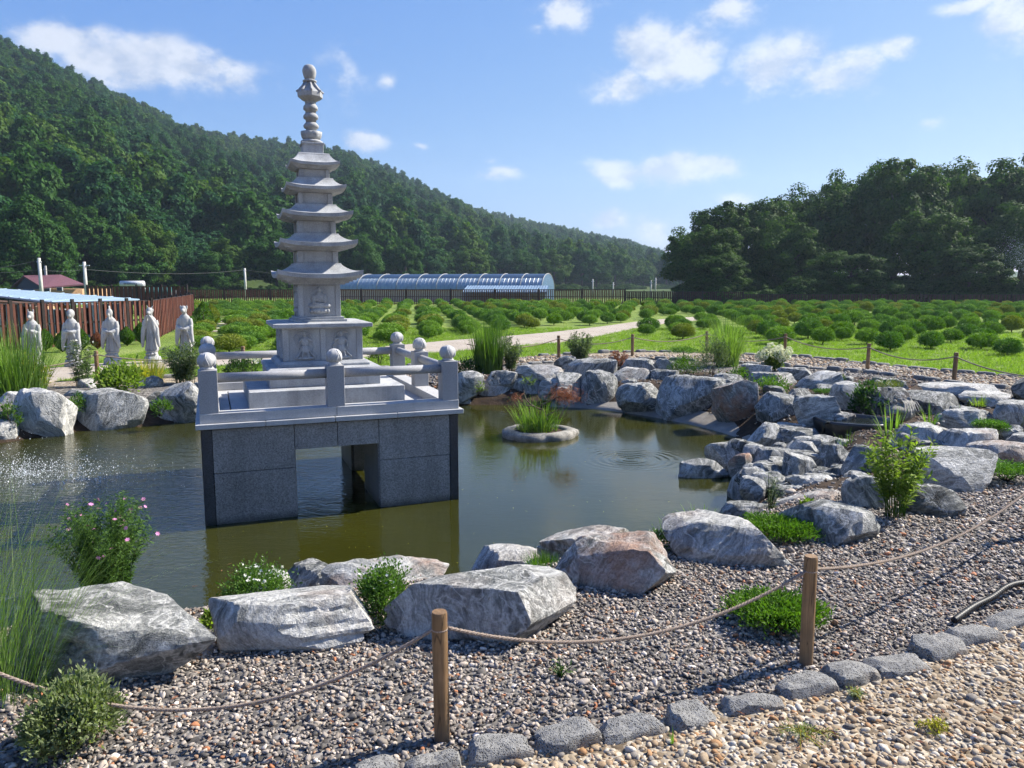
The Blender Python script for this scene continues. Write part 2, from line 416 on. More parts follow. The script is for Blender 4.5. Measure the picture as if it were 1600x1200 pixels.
n1 = t.noise(co, .45, 4, .6); n2 = t.noise(co, 28, 4, .7); n3 = t.noise(co, 5, 4, .6)
v = t.math('ADD', t.math('MULTIPLY', n1, .5), t.math('ADD', t.math('MULTIPLY', n2, .3), t.math('MULTIPLY', n3, .3)))
finish(t, t.ramp(v, [(.38, (.075, .125, .022)), (.55, (.145, .21, .035)), (.72, (.24, .28, .08))]), .9, t.math('ADD', n2, n3), .7, .05, .15)
m, t = newmat('meadow'); co = geoco(t)
finish(t, t.ramp(t.noise(co, .12, 6, .65), [(.3, (.03, .05, .015)), (.7, (.07, .10, .03))]), .95, t.noise(co, 2, 5), .5, .2, .1)
m, t = newmat('concrete'); co = geoco(t)
finish(t, t.mix(1.0, t.ramp(t.noise(co, 1.1, 6, .65), [(.3, (.30, .255, .205)), (.7, (.40, .35, .29))]), t.ramp(t.noise(co, 60, 3), [(.3, .85), (.7, 1.08)]), 'MULTIPLY'), .9, t.noise(co, 60, 4), .2, .005, .2)
m, t = newmat('concrete_rim'); co = geoco(t)
finish(t, t.ramp(t.noise(co, 2.1, 6, .7), [(.3, (.13, .115, .095)), (.7, (.27, .25, .22))]), .9, t.noise(co, 16, 5), .5, .02, .2)
m, t = newmat('basalt'); co = objco(t); r = objrand(t)
vo = t.node('ShaderNodeTexVoronoi', {'Vector': co, 'Scale': 120.0}); pit = t.maprange(vo.outputs['Distance'], .12, .42, 0, 1)
nn = t.noise(co, 40, 5, .7)
c = t.ramp(t.math('ADD', t.math('MULTIPLY', nn, .7), t.math('MULTIPLY', pit, .25)), [(.3, (.065, .064, .061)), (.55, (.18, .176, .168)), (.8, (.31, .305, .29))])
c = t.mix(t.math('MULTIPLY', t.maprange(t.noise(co, 7, 3), .56, .68), .35), c, (.30, .22, .15))
finish(t, c, .92, t.math('ADD', t.math('MULTIPLY', pit, .6), nn), .8, .012, .2)
# pond water: murky olive body under a clear rippled surface
m, t = newmat('pond_water'); co = geoco(t)
sepp = t.node('ShaderNodeSeparateXYZ', {0: co})
fd = t.vmath('DISTANCE', t.vmath('MULTIPLY', co, (1, 1, 0)), (-5.6, 8.6, 0))
agit = t.maprange(fd, .8, 5.5, 1.0, .12)
l1 = t.noise(t.vmath('MULTIPLY', co, (1.5, 3.6, 1)), 1.7, 3, .5, .4)
l2 = t.noise(t.vmath('MULTIPLY', co, (2.2, 5.0, 1)), 5.0, 3, .55, .5)
ringd = t.vmath('DISTANCE', t.vmath('MULTIPLY', co, (1, 1, 0)), tuple(at(985, 718, -.4)[:2])+(0,))
ring = t.math('MULTIPLY', t.math('SINE', t.math('MULTIPLY', ringd, 62.0)), t.maprange(ringd, .08, .75, .16, 0))
hh = t.math('ADD', t.math('ADD', t.math('MULTIPLY', l1, .55), t.math('MULTIPLY', l2, .45)), 0.0)
hh = t.math('ADD', t.math('MULTIPLY', hh, agit), t.math('MULTIPLY', ring, .5))
murk = t.ramp(t.noise(co, .8, 4), [(.3, (.0235, .0250, .004)), (.7, (.0315, .0335, .006))])
finish(t, murk, .025, hh, .55, .045, .5, extra={'IOR': 1.42})
m, t = newmat('clear_water'); co = geoco(t)
finish(t, (.012, .014, .012), .04, t.noise(co, 26, 3), .4, .02, .5, extra={'IOR': 1.33})
m, t = newmat('droplets')
finish(t, (.92, .95, 1.0), .15, None, spec=.6)
# wood, rope, paint
def wood(name, lo, hi, rough=.6):
    m, t = newmat(name); co = objco(t); r = objrand(t)
    pp = t.vmath('ADD', t.vmath('MULTIPLY', co, (34, 34, 1.6)), t.node('ShaderNodeCombineXYZ', {0: t.math('MULTIPLY', r, 40), 2: t.math('MULTIPLY', r, 9)}).outputs[0])
    n = t.noise(pp, 1.0, 5, .6, 1.2); k = t.noise(co, 9, 3)
    c = t.ramp(t.math('ADD', t.math('MULTIPLY', n, .75), t.math('MULTIPLY', r, .22)), [(.3, lo), (.75, hi)])
    c = t.mix(1.0, c, t.ramp(k, [(.3, .75), (.6, 1.05)]), 'MULTIPLY')
    if name == 'post_wood':                                               # drying cracks, dirt splashed on the foot
        cr = t.math('ABSOLUTE', t.math('SUBTRACT', t.noise(t.vmath('ADD', t.vmath('MULTIPLY', co, (22, 22, 1.1)), (3, 5, 1)), 1.0, 3, .5), .5))
        c = t.mix(t.maprange(cr, 0, .012, .8, 0), c, (.035, .02, .01))
        oz = t.node('ShaderNodeSeparateXYZ', {0: co}).outputs[2]; c = t.mix(t.maprange(t.math('ADD', oz, t.math('MULTIPLY', t.noise(co, 30, 3), .05)), .02, .10, .65, 0), c, (.09, .075, .06))
    finish(t, c, rough, n, .25, .004, .35)
wood('post_wood', (.12, .068, .03), (.31, .195, .10))
wood('fence_wood', (.085, .026, .016), (.19, .066, .042), .7)
wood('fence_dark', (.03, .014, .011), (.085, .035, .025), .75)
wood('branch', (.10, .07, .05), (.24, .19, .15), .9)
wood('bark', (.035, .028, .022), (.10, .085, .07), .95)
m, t = newmat('rope'); co = objco(t)
finish(t, t.ramp(t.noise(co, 160, 3, .7), [(.3, (.17, .13, .10)), (.7, (.36, .29, .24))]), .95, t.noise(co, 300, 2), .5, .003, .1)
def plain(name, col, rough=.6, spec=.3, metal=0., var=.18, scale=6.):
    m, t = newmat(name); co = objco(t)
    c = t.mix(1.0, col, t.ramp(t.noise(co, scale, 5, .6), [(.3, 1-var), (.7, 1+var*.4)]), 'MULTIPLY'); finish(t, c, rough, None, spec=spec, metal=metal)
plain('black_plastic', (.012, .012, .013), .5, .3)
plain('steel_dark', (.03, .022, .02), .5)
plain('steel_pale', (.55, .56, .57), .45, .5, .3)
plain('pole_concrete', (.50, .49, .46), .9)
plain('roof_maroon', (.17, .075, .085), .6)
plain('wall_tan', (.50, .30, .17), .9)
plain('wall_grey', (.10, .10, .11), .9)
plain('roof_blue', (.27, .36, .44), .45, .4, 0, .12, 1.5)
plain('roof_green', (.04, .13, .11), .6)
plain('panel_blue', (.07, .14, .24), .35, .5, 0, .2, 1.2)
plain('panel_pale', (.24, .31, .38), .3, .5, 0, .2, 1.2)
plain('panel_dark', (.02, .04, .075), .35, .5, 0, .3)
plain('frame_white', (.34, .35, .35), .6)
plain('wall_cream', (.55, .46, .38), .8)
plain('rust_board', (.24, .14, .09), .9)
plain('glass_dark', (.03, .04, .05), .15, .5)
plain('tag_white', (.80, .80, .78), .5)
plain('tag_yellow', (.62, .52, .22), .5)
plain('ink', (.06, .06, .12), .7)
plain('wire', (.10, .105, .10), .7)
# foliage: a leaf lets part of the light through
def leafmat(name, a, b, trans=.35, rough=.65, tcol=None):
    spec = .06 if 'hill' in name or 'oak' in name else .15
    m, t = newmat(name); r = island(t); o = objrand(t); co = objco(t)
    f = t.math('ADD', t.math('MULTIPLY', r, .6), t.math('ADD', t.math('MULTIPLY', o, .22), t.math('MULTIPLY', t.noise(co, 1.7, 3), .3)))
    c = t.ramp(f, [(.2, a), (.85, b)])
    d = t.node('ShaderNodeBsdfPrincipled', {'Base Color': c, 'Roughness': rough, 'Specular IOR Level': spec})
    tc = t.mix(1.0, c, tcol or (1.5, 1.75, .6), 'MULTIPLY')
    tr = t.node('ShaderNodeBsdfTranslucent', {'Color': tc})
    mx = t.node('ShaderNodeMixShader', {0: trans, 1: d.outputs[0], 2: tr.outputs[0]})
    t.l.new(mx.outputs[0], t.node('ShaderNodeOutputMaterial').inputs['Surface'])
leafmat('leaf_hill', (0.0138, 0.0483, 0.0115), (0.0483, 0.1127, 0.0230), .28)
leafmat('leaf_hill_warm', (0.0245, 0.0575, 0.0103), (0.0718, 0.1288, 0.0230), .28)
leafmat('leaf_hill_cool', (0.0103, 0.0437, 0.0172), (0.0345, 0.0943, 0.0345), .28)
leafmat('leaf_oak', (0.0138, 0.0403, 0.0092), (0.0575, 0.1081, 0.0207), .28)
leafmat('leaf_pine', (0.0696, 0.1522, 0.0188), (0.1958, 0.3262, 0.0435), .2)
leafmat('leaf_pine_warm', (0.1087, 0.1421, 0.0188), (0.2465, 0.2828, 0.0464), .2)
leafmat('leaf_pine_deep', (0.0435, 0.1160, 0.0203), (0.1305, 0.2465, 0.0406), .2)
leafmat('leaf_bright', (.080, .140, .020), (.215, .285, .055), .38)
leafmat('leaf_mid', (.035, .085, .018), (.10, .18, .035), .35)
leafmat('leaf_dark', (.015, .042, .014), (.05, .10, .03), .3)
leafmat('leaf_sage', (.10, .13, .06), (.24, .28, .14), .3)
leafmat('leaf_grey', (.055, .085, .045), (.14, .18, .10), .3)
leafmat('leaf_juniper', (.030, .085, .010), (.10, .19, .022), .3)
leafmat('leaf_yellow', (.17, .16, .02), (.40, .36, .06), .4)
leafmat('leaf_dry', (.16, .07, .04), (.36, .18, .11), .3, tcol=(1.2, .8, .5))
leafmat('grass_blade', (.060, .125, .022), (.19, .29, .065), .4)
leafmat('grass_pale', (.10, .16, .06), (.26, .33, .14), .4)
leafmat('lawn_blade', (.09, .16, .02), (.21, .30, .05), .45)
leafmat('petal_white', (.62, .63, .56), (.85, .85, .80), .3, tcol=(1, 1, .95))
leafmat('petal_cream', (.55, .58, .40), (.80, .80, .64), .3, tcol=(1, 1, .8))
leafmat('petal_pink', (.55, .17, .38), (.75, .35, .58), .3, tcol=(1, .8, .9))
leafmat('fibre', (.25, .20, .13), (.42, .36, .26), .2)

# ================================================================== ground, pond, paths
ZW = -.4
POND = [at(x, y, ZW)[:2] for x, y in ((-260,735),(-60,700),(20,690),(105,677),(170,670),(230,666),(300,657),(500,642),(700,634),(800,634),(880,636),(960,642),(1020,650),(1080,662),(1130,676),(1185,700),(1215,720),(1200,742),(1160,770),(1145,800),(1110,830),(1020,862),(880,890),(760,915),(600,935),(450,955),(300,975),(100,995),(-150,1020),(-600,1010),(-800,850))]
POND = [tuple(p) for p in smooth_line(POND, 3, True)]
def sst(x, a, b):
    q = np.clip((x-a)/(b-a), 0, 1); return q*q*(3-2*q)
GULLY = [tuple(at(x, y, -.15)[:2]) for x, y in ((1125,800),(1200,790),(1330,772),(1350,730),(1345,690),(1320,668),(1230,655),(1150,680))]
def gh(X, Y):
    X = np.asarray(X, float); Y = np.asarray(Y, float)
    d = distpoly(X, Y, POND); ins = inpoly(X, Y, POND)
    out = ZW*(1-sst(d, -.12, .85)); inn = ZW-.06-np.minimum(.7, d*.6)
    z = np.where(ins, inn, out)
    dg = distpoly(X, Y, GULLY); z = np.where(inpoly(X, Y, GULLY), np.minimum(z, -.27*sst(dg, 0, .4)), z)      # the stony gully of the cascade
    return z
def gh1(x, y): return float(gh(np.array([x]), np.array([y]))[0])
def axis(lo, hi, step, far, g=1.22):
    a = list(np.arange(lo, hi+1e-6, step)); s = step; x = hi
    while x < far: s *= g; x += s; a.append(x)
    s = step; x = lo
    while x > -far: s *= g; x -= s; a.insert(0, x)
    return np.array(a)
gx = axis(-9, 10, .13, 900); gy = axis(-2, 19, .13, 900)
GX, GY = np.meshgrid(gx, gy); GZ = np.zeros_like(GX)
sel = (np.abs(GX) < 16) & (GY > -6) & (GY < 24); GZ[sel] = gh(GX[sel], GY[sel])
nx, ny = len(gx), len(gy); ii = np.arange(nx*ny).reshape(ny, nx)
GF = np.stack([ii[:-1, :-1], ii[:-1, 1:], ii[1:, 1:], ii[1:, :-1]], -1).reshape(-1, 4)
gme = np_mesh('ground', np.stack([GX, GY, GZ], -1).reshape(-1, 3), GF, True)
for k in ('gravel_bed', 'soil', 'meadow'): gme.materials.append(MATS[k])
fc = np.stack([GX, GY, GZ], -1).reshape(-1, 3)[GF].mean(1)
mi = np.zeros(len(GF), np.int32); dd = distpoly(fc[:, 0], fc[:, 1], POND); mi[(dd < .55)] = 1; mi[inpoly(fc[:, 0], fc[:, 1], [tuple(at(x, y, -.1)[:2]) for x, y in ((1130,815),(1215,770),(1320,790),(1460,780),(1500,740),(1640,700),(1640,640),(1400,600),(1100,590),(900,580),(700,590),(700,640),(1060,670),(1160,700))])] = 1; mi[inpoly(fc[:, 0], fc[:, 1], POND)] = 1
mi[(fc[:, 1] > 24) | (np.abs(fc[:, 0]) > 20)] = 2
gme.polygons.foreach_set('material_index', mi)
struct(mobj('ground', gme))
def sheet(name, poly, z, mat, thick=0):
    bm = bmesh.new(); vs = [bm.verts.new((p[0], p[1], z)) for p in poly]; f = bm.faces.new(vs)
    if f.normal.z < 0: f.normal_flip()
    if thick:
        r = bmesh.ops.extrude_face_region(bm, geom=[f])
        for v in [g for g in r['geom'] if isinstance(g, bmesh.types.BMVert)]: v.co.z -= thick
        bmesh.ops.recalc_face_normals(bm, faces=bm.faces)
    bmesh.ops.triangulate(bm, faces=[f for f in bm.faces if len(f.verts) > 4])
    me = bpy.data.meshes.new(name); bm.to_mesh(me); bm.free(); return struct(mobj(name, me, mat))
KERB_IN = [(-7.95,11.8),(-8.6,9.5),(-8.2,6.5),(-6.8,4.4),(-5,3.0),(-3.2,2.42),(-1.6,2.33),(-.45,2.52),(-.05,2.62),(.55,2.80),(1.25,3.07),(1.9,3.38),(2.54,3.75),(3.9,4.75),(5.2,6.1),(6.6,8.1),(7.6,10.2),(8.0,12.1),(7.46,12.95),(6.9,14.3),(5.2,16.0),(2.88,17.2),(.68,16.3),(-1.2,15.0),(-3.4,13.9),(-5.4,13.0),(-7.2,12.4)]
KERB_IN = [tuple(p) for p in smooth_line(KERB_IN, 4, True)]
LAWN_EDGE = [(60,-30),(30,4),(14,11),(10.6,12.9),(9.2,13.75),(8.2,15.0),(7.5,16.0),(6.8,17.4),(5.8,18.2),(4.7,18.7),(3.2,19.0),(.9,18.0),(-.3,17.1),(-1.35,16.0),(-3.5,14.9),(-5.5,14.0),(-7.5,13.35),(-10,12.2),(-16,9),(-40,-10)]
OUTER = smooth_line(LAWN_EDGE[2:18], 5)
ringp = [(-40,-10),(-16,9)]+[tuple(p) for p in OUTER][::-1]+[(30,4),(60,-30),(60,-60),(-40,-60)]
bm = bmesh.new()                                             # pebble path: everything between the two kerbs
ov = [bm.verts.new((p[0], p[1], .004)) for p in ringp]; iv = [bm.verts.new((p[0], p[1], .004)) for p in KERB_IN]
ed = [bm.edges.new((a[i], a[(i+1) % len(a)])) for a in (ov, iv) for i in range(len(a))]
bmesh.ops.triangle_fill(bm, edges=ed, use_beauty=True)
for f in bm.faces:
    if f.normal.z < 0: f.normal_flip()
me = bpy.data.meshes.new('pebble_path'); bm.to_mesh(me); bm.free(); struct(mobj('pebble_path', me, 'beige_bed'))
lawn_poly = [tuple(p) for p in OUTER]+[(-16,9),(-34,20),(-34,84),(64,84),(64,20),(30,6)]
sheet('lawn', lawn_poly, .012, 'lawn')
PATH = [at(x, y, .03)[:2] for x, y in ((-260,640),(-100,614),(60,598),(150,584),(240,577),(320,572),(430,567),(560,560),(700,549),(790,541),(870,535),(940,524),(990,513),(1040,505),(1100,499),(1100,494),(1040,498),(990,503),(940,510),(860,519),(780,526),(700,532),(560,545),(430,553),(320,558),(240,563),(150,568),(60,577),(-100,590),(-260,604))]
sheet('concrete_path', PATH, .03, 'concrete', .05)
# water surface
wp = [(p[0], p[1]) for p in POND]; cen = np.mean(wp, 0)
wp = [tuple(cen+(np.array(p)-cen)*1.06) for p in wp]
sheet('pond_water', wp, ZW, 'pond_water')
# sloping concrete rim round the far shore
rimpx = [(860,635),(930,639),(1000,648),(1060,659),(1120,673),(1170,690),(1215,716),(1240,745)]
rim = smooth_line([at(x, y, ZW)[:2] for x, y in rimpx], 5)
RV = []; RF = []
for i, p in enumerate(rim):
    a = rim[min(i+1, len(rim)-1)]-rim[max(i-1, 0)]; nrm = np.array([-a[1], a[0]]); nrm /= np.linalg.norm(nrm)
    wob = .03*math.sin(i*1.3)+.02*math.sin(i*2.9)
    for k, (o_, z) in enumerate(((-.12, -.62), (-.015, -.372), (.06, -.345), (.35+wob, -.24), (.8, -.12))):
        q = p+nrm*o_; RV.append((q[0], q[1], z+wob*.12*k))
for i in range(len(rim)-1):
    for k in range(4): RF.append((i*5+k, i*5+5+k, i*5+6+k, i*5+1+k))
struct(mobj('pond_rim', np_mesh('pond_rim', RV, RF, True), 'concrete_rim'))

# gravel: crushed grey stone inside the kerb, rounded beige pebbles outside
def pebble_mesh(seed, sharp):
    r = np.random.default_rng(seed); V, F = ICO[2]; V = V.copy()
    if sharp:
        n = rdir(r, 9); h = r.uniform(.55, .95, 9); q = np.maximum(V @ n.T, 1e-3)/h; V = V/np.maximum(q.max(1), .8)[:, None]
    V *= (1, r.uniform(.6, .85), r.uniform(.38, .62)); V += r.normal(0, .02 if sharp else .01, V.shape)
    return np_mesh('pebble', V, F, not sharp)
rng = np.random.default_rng(3)
def pebbles(name, n, box, test, size, sources, mat, label, fall):
    X = rng.uniform(box[0], box[1], n); Y = rng.uniform(box[2], box[3], n)
    keep = test(X, Y)
    dist = np.hypot(X, Y); infr = (np.abs(X) < (Y+.2)*.70+.5)
    keep &= infr & (rng.uniform(size=n) < np.clip((fall/np.maximum(dist, .1))**1.3, .06, 1))
    X, Y, dist = X[keep], Y[keep], dist[keep]; k = len(X)
    s = size*np.exp(rng.normal(0, .34, k))*np.clip((dist/fall)**.62, 1, 2.4)
    Z = gh(X, Y)+s*.18+rng.uniform(0, .005, k)
    R = np.stack([rng.normal(0, .35, k), rng.normal(0, .35, k), rng.uniform(0, 6.28, k)], 1)
    return scatter(name, np.stack([X, Y, Z], 1), R, np.repeat(s[:, None], 3, 1), rng.integers(0, len(sources), k), [(x, [mat]) for x in sources], label, 'gravel')
CASC = [tuple(at(x, y, -.1)[:2]) for x, y in ((1130,815),(1215,770),(1320,790),(1500,790),(1560,760),(1640,720),(1640,610),(1400,585),(1100,575),(900,570),(700,580),(700,640),(1060,670),(1160,700))]
def t_in(X, Y): return ~(inpoly(X, Y, CASC) & (rng.uniform(size=len(X)) < .86)) & inpoly(X, Y, KERB_IN) & ~inpoly(X, Y, POND) & (distpoly(X, Y, POND) > .28)
def t_out(X, Y): return ~inpoly(X, Y, KERB_IN) & inpoly(X, Y, ringp)
pebbles('grey_gravel', 660000, (-5, 8.6, 2.0, 15), t_in, .0086, [pebble_mesh(i, True) for i in range(6)], 'gravel_grey', 'crushed grey gravel bed between the boulders and the kerb stones', 4.2)
pebbles('beige_pebbles', 560000, (-2, 9.5, 1.9, 18), t_out, .0102, [pebble_mesh(20+i, False) for i in range(6)], 'gravel_beige', 'rounded beige pebbles of the path outside the kerb stones', 4.2)
# ================================================================== granite platform standing in the pond
TH = math.radians(21.36); PS = 2.3024; PC = (-2.0115, 7.9617); ZS = .50
plat = thing('granite_platform', 'square grey granite platform with balustrade standing in the pond', 'platform', (*PC, 0), TH)
hw = PS/2; ow = .335*PS; zb = -1.0; zl = ZS-.05
# four corner piers (dark core) carry the lintels; the granite facing hangs on them
core = MB()
for sx in (-1, 1):
    for sy in (-1, 1): core.box(sx*(hw-ow/2), sy*(hw-ow/2), (zb+zl)/2, ow-.03, ow-.03, zl-zb-.01)
core.box(0, 0, zl-.12, PS-.06, PS-.06, .2)
core.build('pier_core', 'granite_joint', plat)
strip = .085; topz = zl-.004; g = .0025
zop = ZS-.285                     # underside of the lintel
zmid = .055                       # horizontal joint of the pier facing
def face(side):
    """facing pieces of one side, in side-local u (along), z; side 0 front,1 right,2 back,3 left"""
    a = side*PI/2
    def pan(u0, u1, z0, z1, mat, nm, d=.03, out=0.0):
        mb = MB(); mb.box((u0+u1)/2, -(hw-d/2+out), (z0+z1)/2, u1-u0-g*2, d, z1-z0-g*2)
        o = mb.build(nm, mat, plat, bevel=.002); o.rotation_euler = (0, 0, a); return o
    for s in (-1, 1):
        e = s*hw; i_ = s*(hw-strip); q = s*(hw-ow)
        lo, hi = sorted((e, i_)); pan(lo+(0.03 if s < 0 and side % 2 else 0), hi-(0.03 if s > 0 and side % 2 else 0), zb, topz, 'granite_dark', 'corner_strip', .03, .006)
        lo, hi = sorted((i_, q))
        pan(lo, hi, zmid+.006*side, topz, 'granite_grey', 'facing_panel'); pan(lo, hi, zb, zmid+.006*side, 'granite_grey', 'facing_panel')
    pan(-(hw-ow), 0, zop, topz, 'granite_grey', 'lintel_panel'); pan(0, hw-ow, zop, topz, 'granite_grey', 'lintel_panel')
for s_ in range(4): face(s_)
for sx in (-1, 1):                # polished jambs inside the openings
    for sy in (-1, 1):
        for ax in (0, 1):
            mb = MB(); q = hw-ow
            if ax == 0: mb.box(sx*(q+.004), sy*(q+ow/2-.006), (zb+zop)/2+.004, .022, ow-.045, zop-zb)
            else: mb.box(sx*(q+ow/2-.006), sy*(q+.004), (zb+zop)/2+.004, ow-.045, .022, zop-zb)
            mb.build('jamb_panel', 'granite_grey', plat, bevel=.002)
# coping with its joints, floor, kerb under the balustrade
cp = hw+.045
for side in range(4):
    cuts = [-cp, -cp*.52, -.02, cp*.46, cp] if side == 0 else [-cp, -.3, .45, cp]
    for u0, u1 in zip(cuts[:-1], cuts[1:]):
        m0 = u0+(.30 if side % 2 and u0 == -cp else 0); m1 = u1-(.30 if side % 2 and u1 == cp else 0)
        mb = MB(); mb.box((m0+m1)/2, -(cp-.15), ZS-.0225, m1-m0-.004, .30, .045)
        o = mb.build('coping_slab', 'granite_white', plat, bevel=.003); o.rotation_euler = (0, 0, side*PI/2)
MB().box(0, 0, ZS-.02, 2*cp-.62, 2*cp-.62, .055).build('floor_slab', 'granite_white', plat, bevel=.002)
kz = ZS+.085; ki = hw-.075; kw = .165
for side in range(4):
    L = ki*2+kw if side % 2 == 0 else ki*2-kw
    for k in range(2):
        mb = MB(); mb.box((-L/4, L/4)[k], -ki, (ZS+kz)/2+.001, L/2-.003, kw, kz-ZS)
        o = mb.build('base_kerb', 'granite_white', plat, bevel=.003); o.rotation_euler = (0, 0, side*PI/2)
# posts with lotus-bud caps, round rails
pw = .155; ph = .375
def lotus_bud():
    mb = MB()
    mb.lathe([(.062, 0), (.066, .012), (.052, .02), (.056, .03)], 20)
    prof = [(.056, .03), (.070, .042), (.079, .062), (.082, .083), (.078, .104), (.066, .124), (.046, .140), (.022, .150), (.004, .153)]
    mb.lathe(prof, 32, mod=lambda a, z: 1+.10*abs(math.cos(2*a))**.5-.07)
    for k in range(8):             # raised petal edges
        a0 = k*PI/4+.2; path = []
        for q in range(9):
            s = q/8; a = a0+(.42 if k % 2 else -.42)*math.sin(s*PI/2)**1.5; zz = .036+s*.105
            rr = np.interp(zz, [p[1] for p in prof], [p[0] for p in prof])*1.005; path.append((rr*math.cos(a), rr*math.sin(a), zz))
        mb.tube(path, [.009-.004*q/8 for q in range(9)], 5)
    return mb.mesh('post_cap', True)
budm = lotus_bud(); budm.materials.append(MATS['granite_white'])
pm_ = MB().box(0, 0, ph/2, pw, pw, ph).mesh('balustrade_post'); pm_.materials.append(MATS['granite_post'])
pp = [(-ki, -ki), (0, -ki), (ki, -ki), (ki, 0), (ki, ki), (0, ki), (-ki, ki), (-ki, 0)]
for i, (x, y) in enumerate(pp):
    po = mobj('balustrade_post', pm_, None, plat, (x, y, kz)); addbevel(po, .004, 2)
    cap = mobj('post_cap', budm, None, po, (0, 0, ph)); cap.rotation_euler = (0, 0, i*.7); cap.scale = (.9, .9, .98)
    x2, y2 = pp[(i+1) % 8]; d = Vector((x2-x, y2-y, 0)); d.normalize()
    a = Vector((x, y, kz+ph-.075))+d*(pw/2-.004); b = Vector((x2, y2, kz+ph-.075))-d*(pw/2-.004)
    rm = MB(); rm.tube([a, (a+b)/2, b], .042, 20); rm.build('balustrade_rail', 'granite_post', plat, True)

# ================================================================== five-storey stone pagoda
pag = thing('stone_pagoda', 'pale five-storey granite pagoda with tall finial on the platform', 'pagoda', (*PC, ZS), TH)
def zp(z): return z-ZS
MB().box(0, 0, zp(.612), 1.462, 1.462, .17).build('lower_step', 'granite_pale', pag, bevel=.004)
p2 = MB(); p2.frust(zp(.698), .532, zp(.84), .532); p2.build('plinth', 'granite_pale', pag, bevel=.003)
p2 = MB(); p2.frust(zp(.8405), .545, zp(.868), .545); p2.frust(zp(.8685), .545, zp(.884), .52); p2.build('plinth_cap', 'granite_pale', pag, bevel=.003)
p2 = MB(); p2.frust(zp(.8845), .445, zp(.905), .445); p2.frust(zp(.9055), .44, zp(.935), .41); p2.build('pedestal_moulding', 'granite_pale', pag, bevel=.002)
# reliefs: height fields raised out of the panel stone
def relief(w_, h_, shapes, nx=70, ny=70, amp=1.0):
    u = np.linspace(-1, 1, nx); v = np.linspace(0, 1, ny); U, V_ = np.meshgrid(u, v); Z = np.zeros_like(U)
    for s in shapes:
        if s[0] == 'e':                                    # ellipse dome: cu,cv,ru,rv,h,(rot)
            _, cu, cv, ru, rv, h = s[:6]; rt = s[6] if len(s) > 6 else 0
            a = (U-cu)*w_/h_; b = V_-cv; c, n = math.cos(rt), math.sin(rt); x = (a*c+b*n)/(ru*w_/h_); y = (-a*n+b*c)/rv
            q = 1-x*x-y*y; Z = np.maximum(Z, np.where(q > 0, h*np.sqrt(np.maximum(q, 0))**.8, 0))
        else:                                              # capsule polyline: pts,(r),h
            _, pts, r, h = s
            for (a0, b0), (a1, b1) in zip(pts[:-1], pts[1:]):
                X = U*w_/h_; x0, x1 = a0*w_/h_, a1*w_/h_; dx, dy = x1-x0, b1-b0; tt = np.clip(((X-x0)*dx+(V_-b0)*dy)/(dx*dx+dy*dy+1e-9), 0, 1)
                d = np.hypot(X-x0-tt*dx, V_-b0-tt*dy)/r; Z = np.maximum(Z, np.where(d < 1, h*np.sqrt(np.maximum(1-d*d, 0)), 0))
    P = np.stack([U*w_/2, -Z*amp, V_*h_], -1).reshape(-1, 3); ii = np.arange(nx*ny).reshape(ny, nx)
    F = np.stack([ii[:-1, :-1], ii[:-1, 1:], ii[1:, 1:], ii[1:, :-1]], -1).reshape(-1, 4)
    return np_mesh('relief', P, F, True)
def arc(cu, cv, ru, rv, a0, a1, n=12): return [(cu+ru*math.cos(a0+(a1-a0)*i/n), cv+rv*math.sin(a0+(a1-a0)*i/n)) for i in range(n+1)]
buddha = [('e',0,.86,.17,.085,.020),('e',0,.93,.08,.03,.024),('e',0,.76,.1,.06,.014),('e',0,.62,.40,.17,.022),('e',-.36,.55,.15,.17,.024,.3),('e',.36,.55,.15,.17,.024,-.3),
          ('e',0,.35,.62,.10,.026),('e',-.42,.34,.30,.09,.03),('e',.42,.34,.30,.09,.03),('c',[(-.45,.45),(-.1,.40),(.2,.41)],.035,.03),('c',[(.42,.5),(.5,.4),(.55,.3)],.03,.032),
          ('c',[(-.2,.72),(.1,.5),(.3,.45)],.014,.026),('e',0,.17,.66,.10,.026)]
buddha += [('e',-.55+.22*k,.16,.11,.075,.032) for k in range(6)]
buddha += [('c',arc(0,.84,.30,.155,0,2*PI,20),.010,.008),('c',arc(0,.56,.62,.36,-.5,PI+.5,20),.008,.006)]
def guardian(s):
    L = [('e',0,.84,.13,.085,.020),('e',0,.92,.10,.035,.018),('e',0,.60,.26,.17,.022),('c',[(-.2*s,.70),(-.42*s,.58),(-.36*s,.44)],.05,.022),('c',[(.2*s,.70),(.48*s,.64),(.40*s,.80)],.05,.022),
         ('e',0,.36,.30,.16,.022),('c',[(-.12,.40),(-.20,.12)],.07,.022),('c',[(.12,.40),(.22,.12)],.07,.022),('c',[(-.22,.36),(-.42,.16),(-.62,.06)],.045,.018),('c',[(.22,.36),(.46,.18),(.66,.08)],.045,.018),
         ('c',arc(-.1*s,.70,.58,.22,.4,PI+.3,16),.022,.012),('c',[(.35*s,.62),(.62*s,.45),(.48*s,.28),(.74*s,.12)],.024,.012),('e',-.28,.06,.28,.05,.018),('e',.3,.06,.3,.05,.018),('e',0,.05,.5,.045,.016)]
    L += [('c',[(-.40*s,.82),(-.38*s,.35)],.012,.024)]
    L += [('c',[(x,.42),(x*1.5,.12)],.012,.026) for x in (-.2,-.08,.06,.18)]
    return L
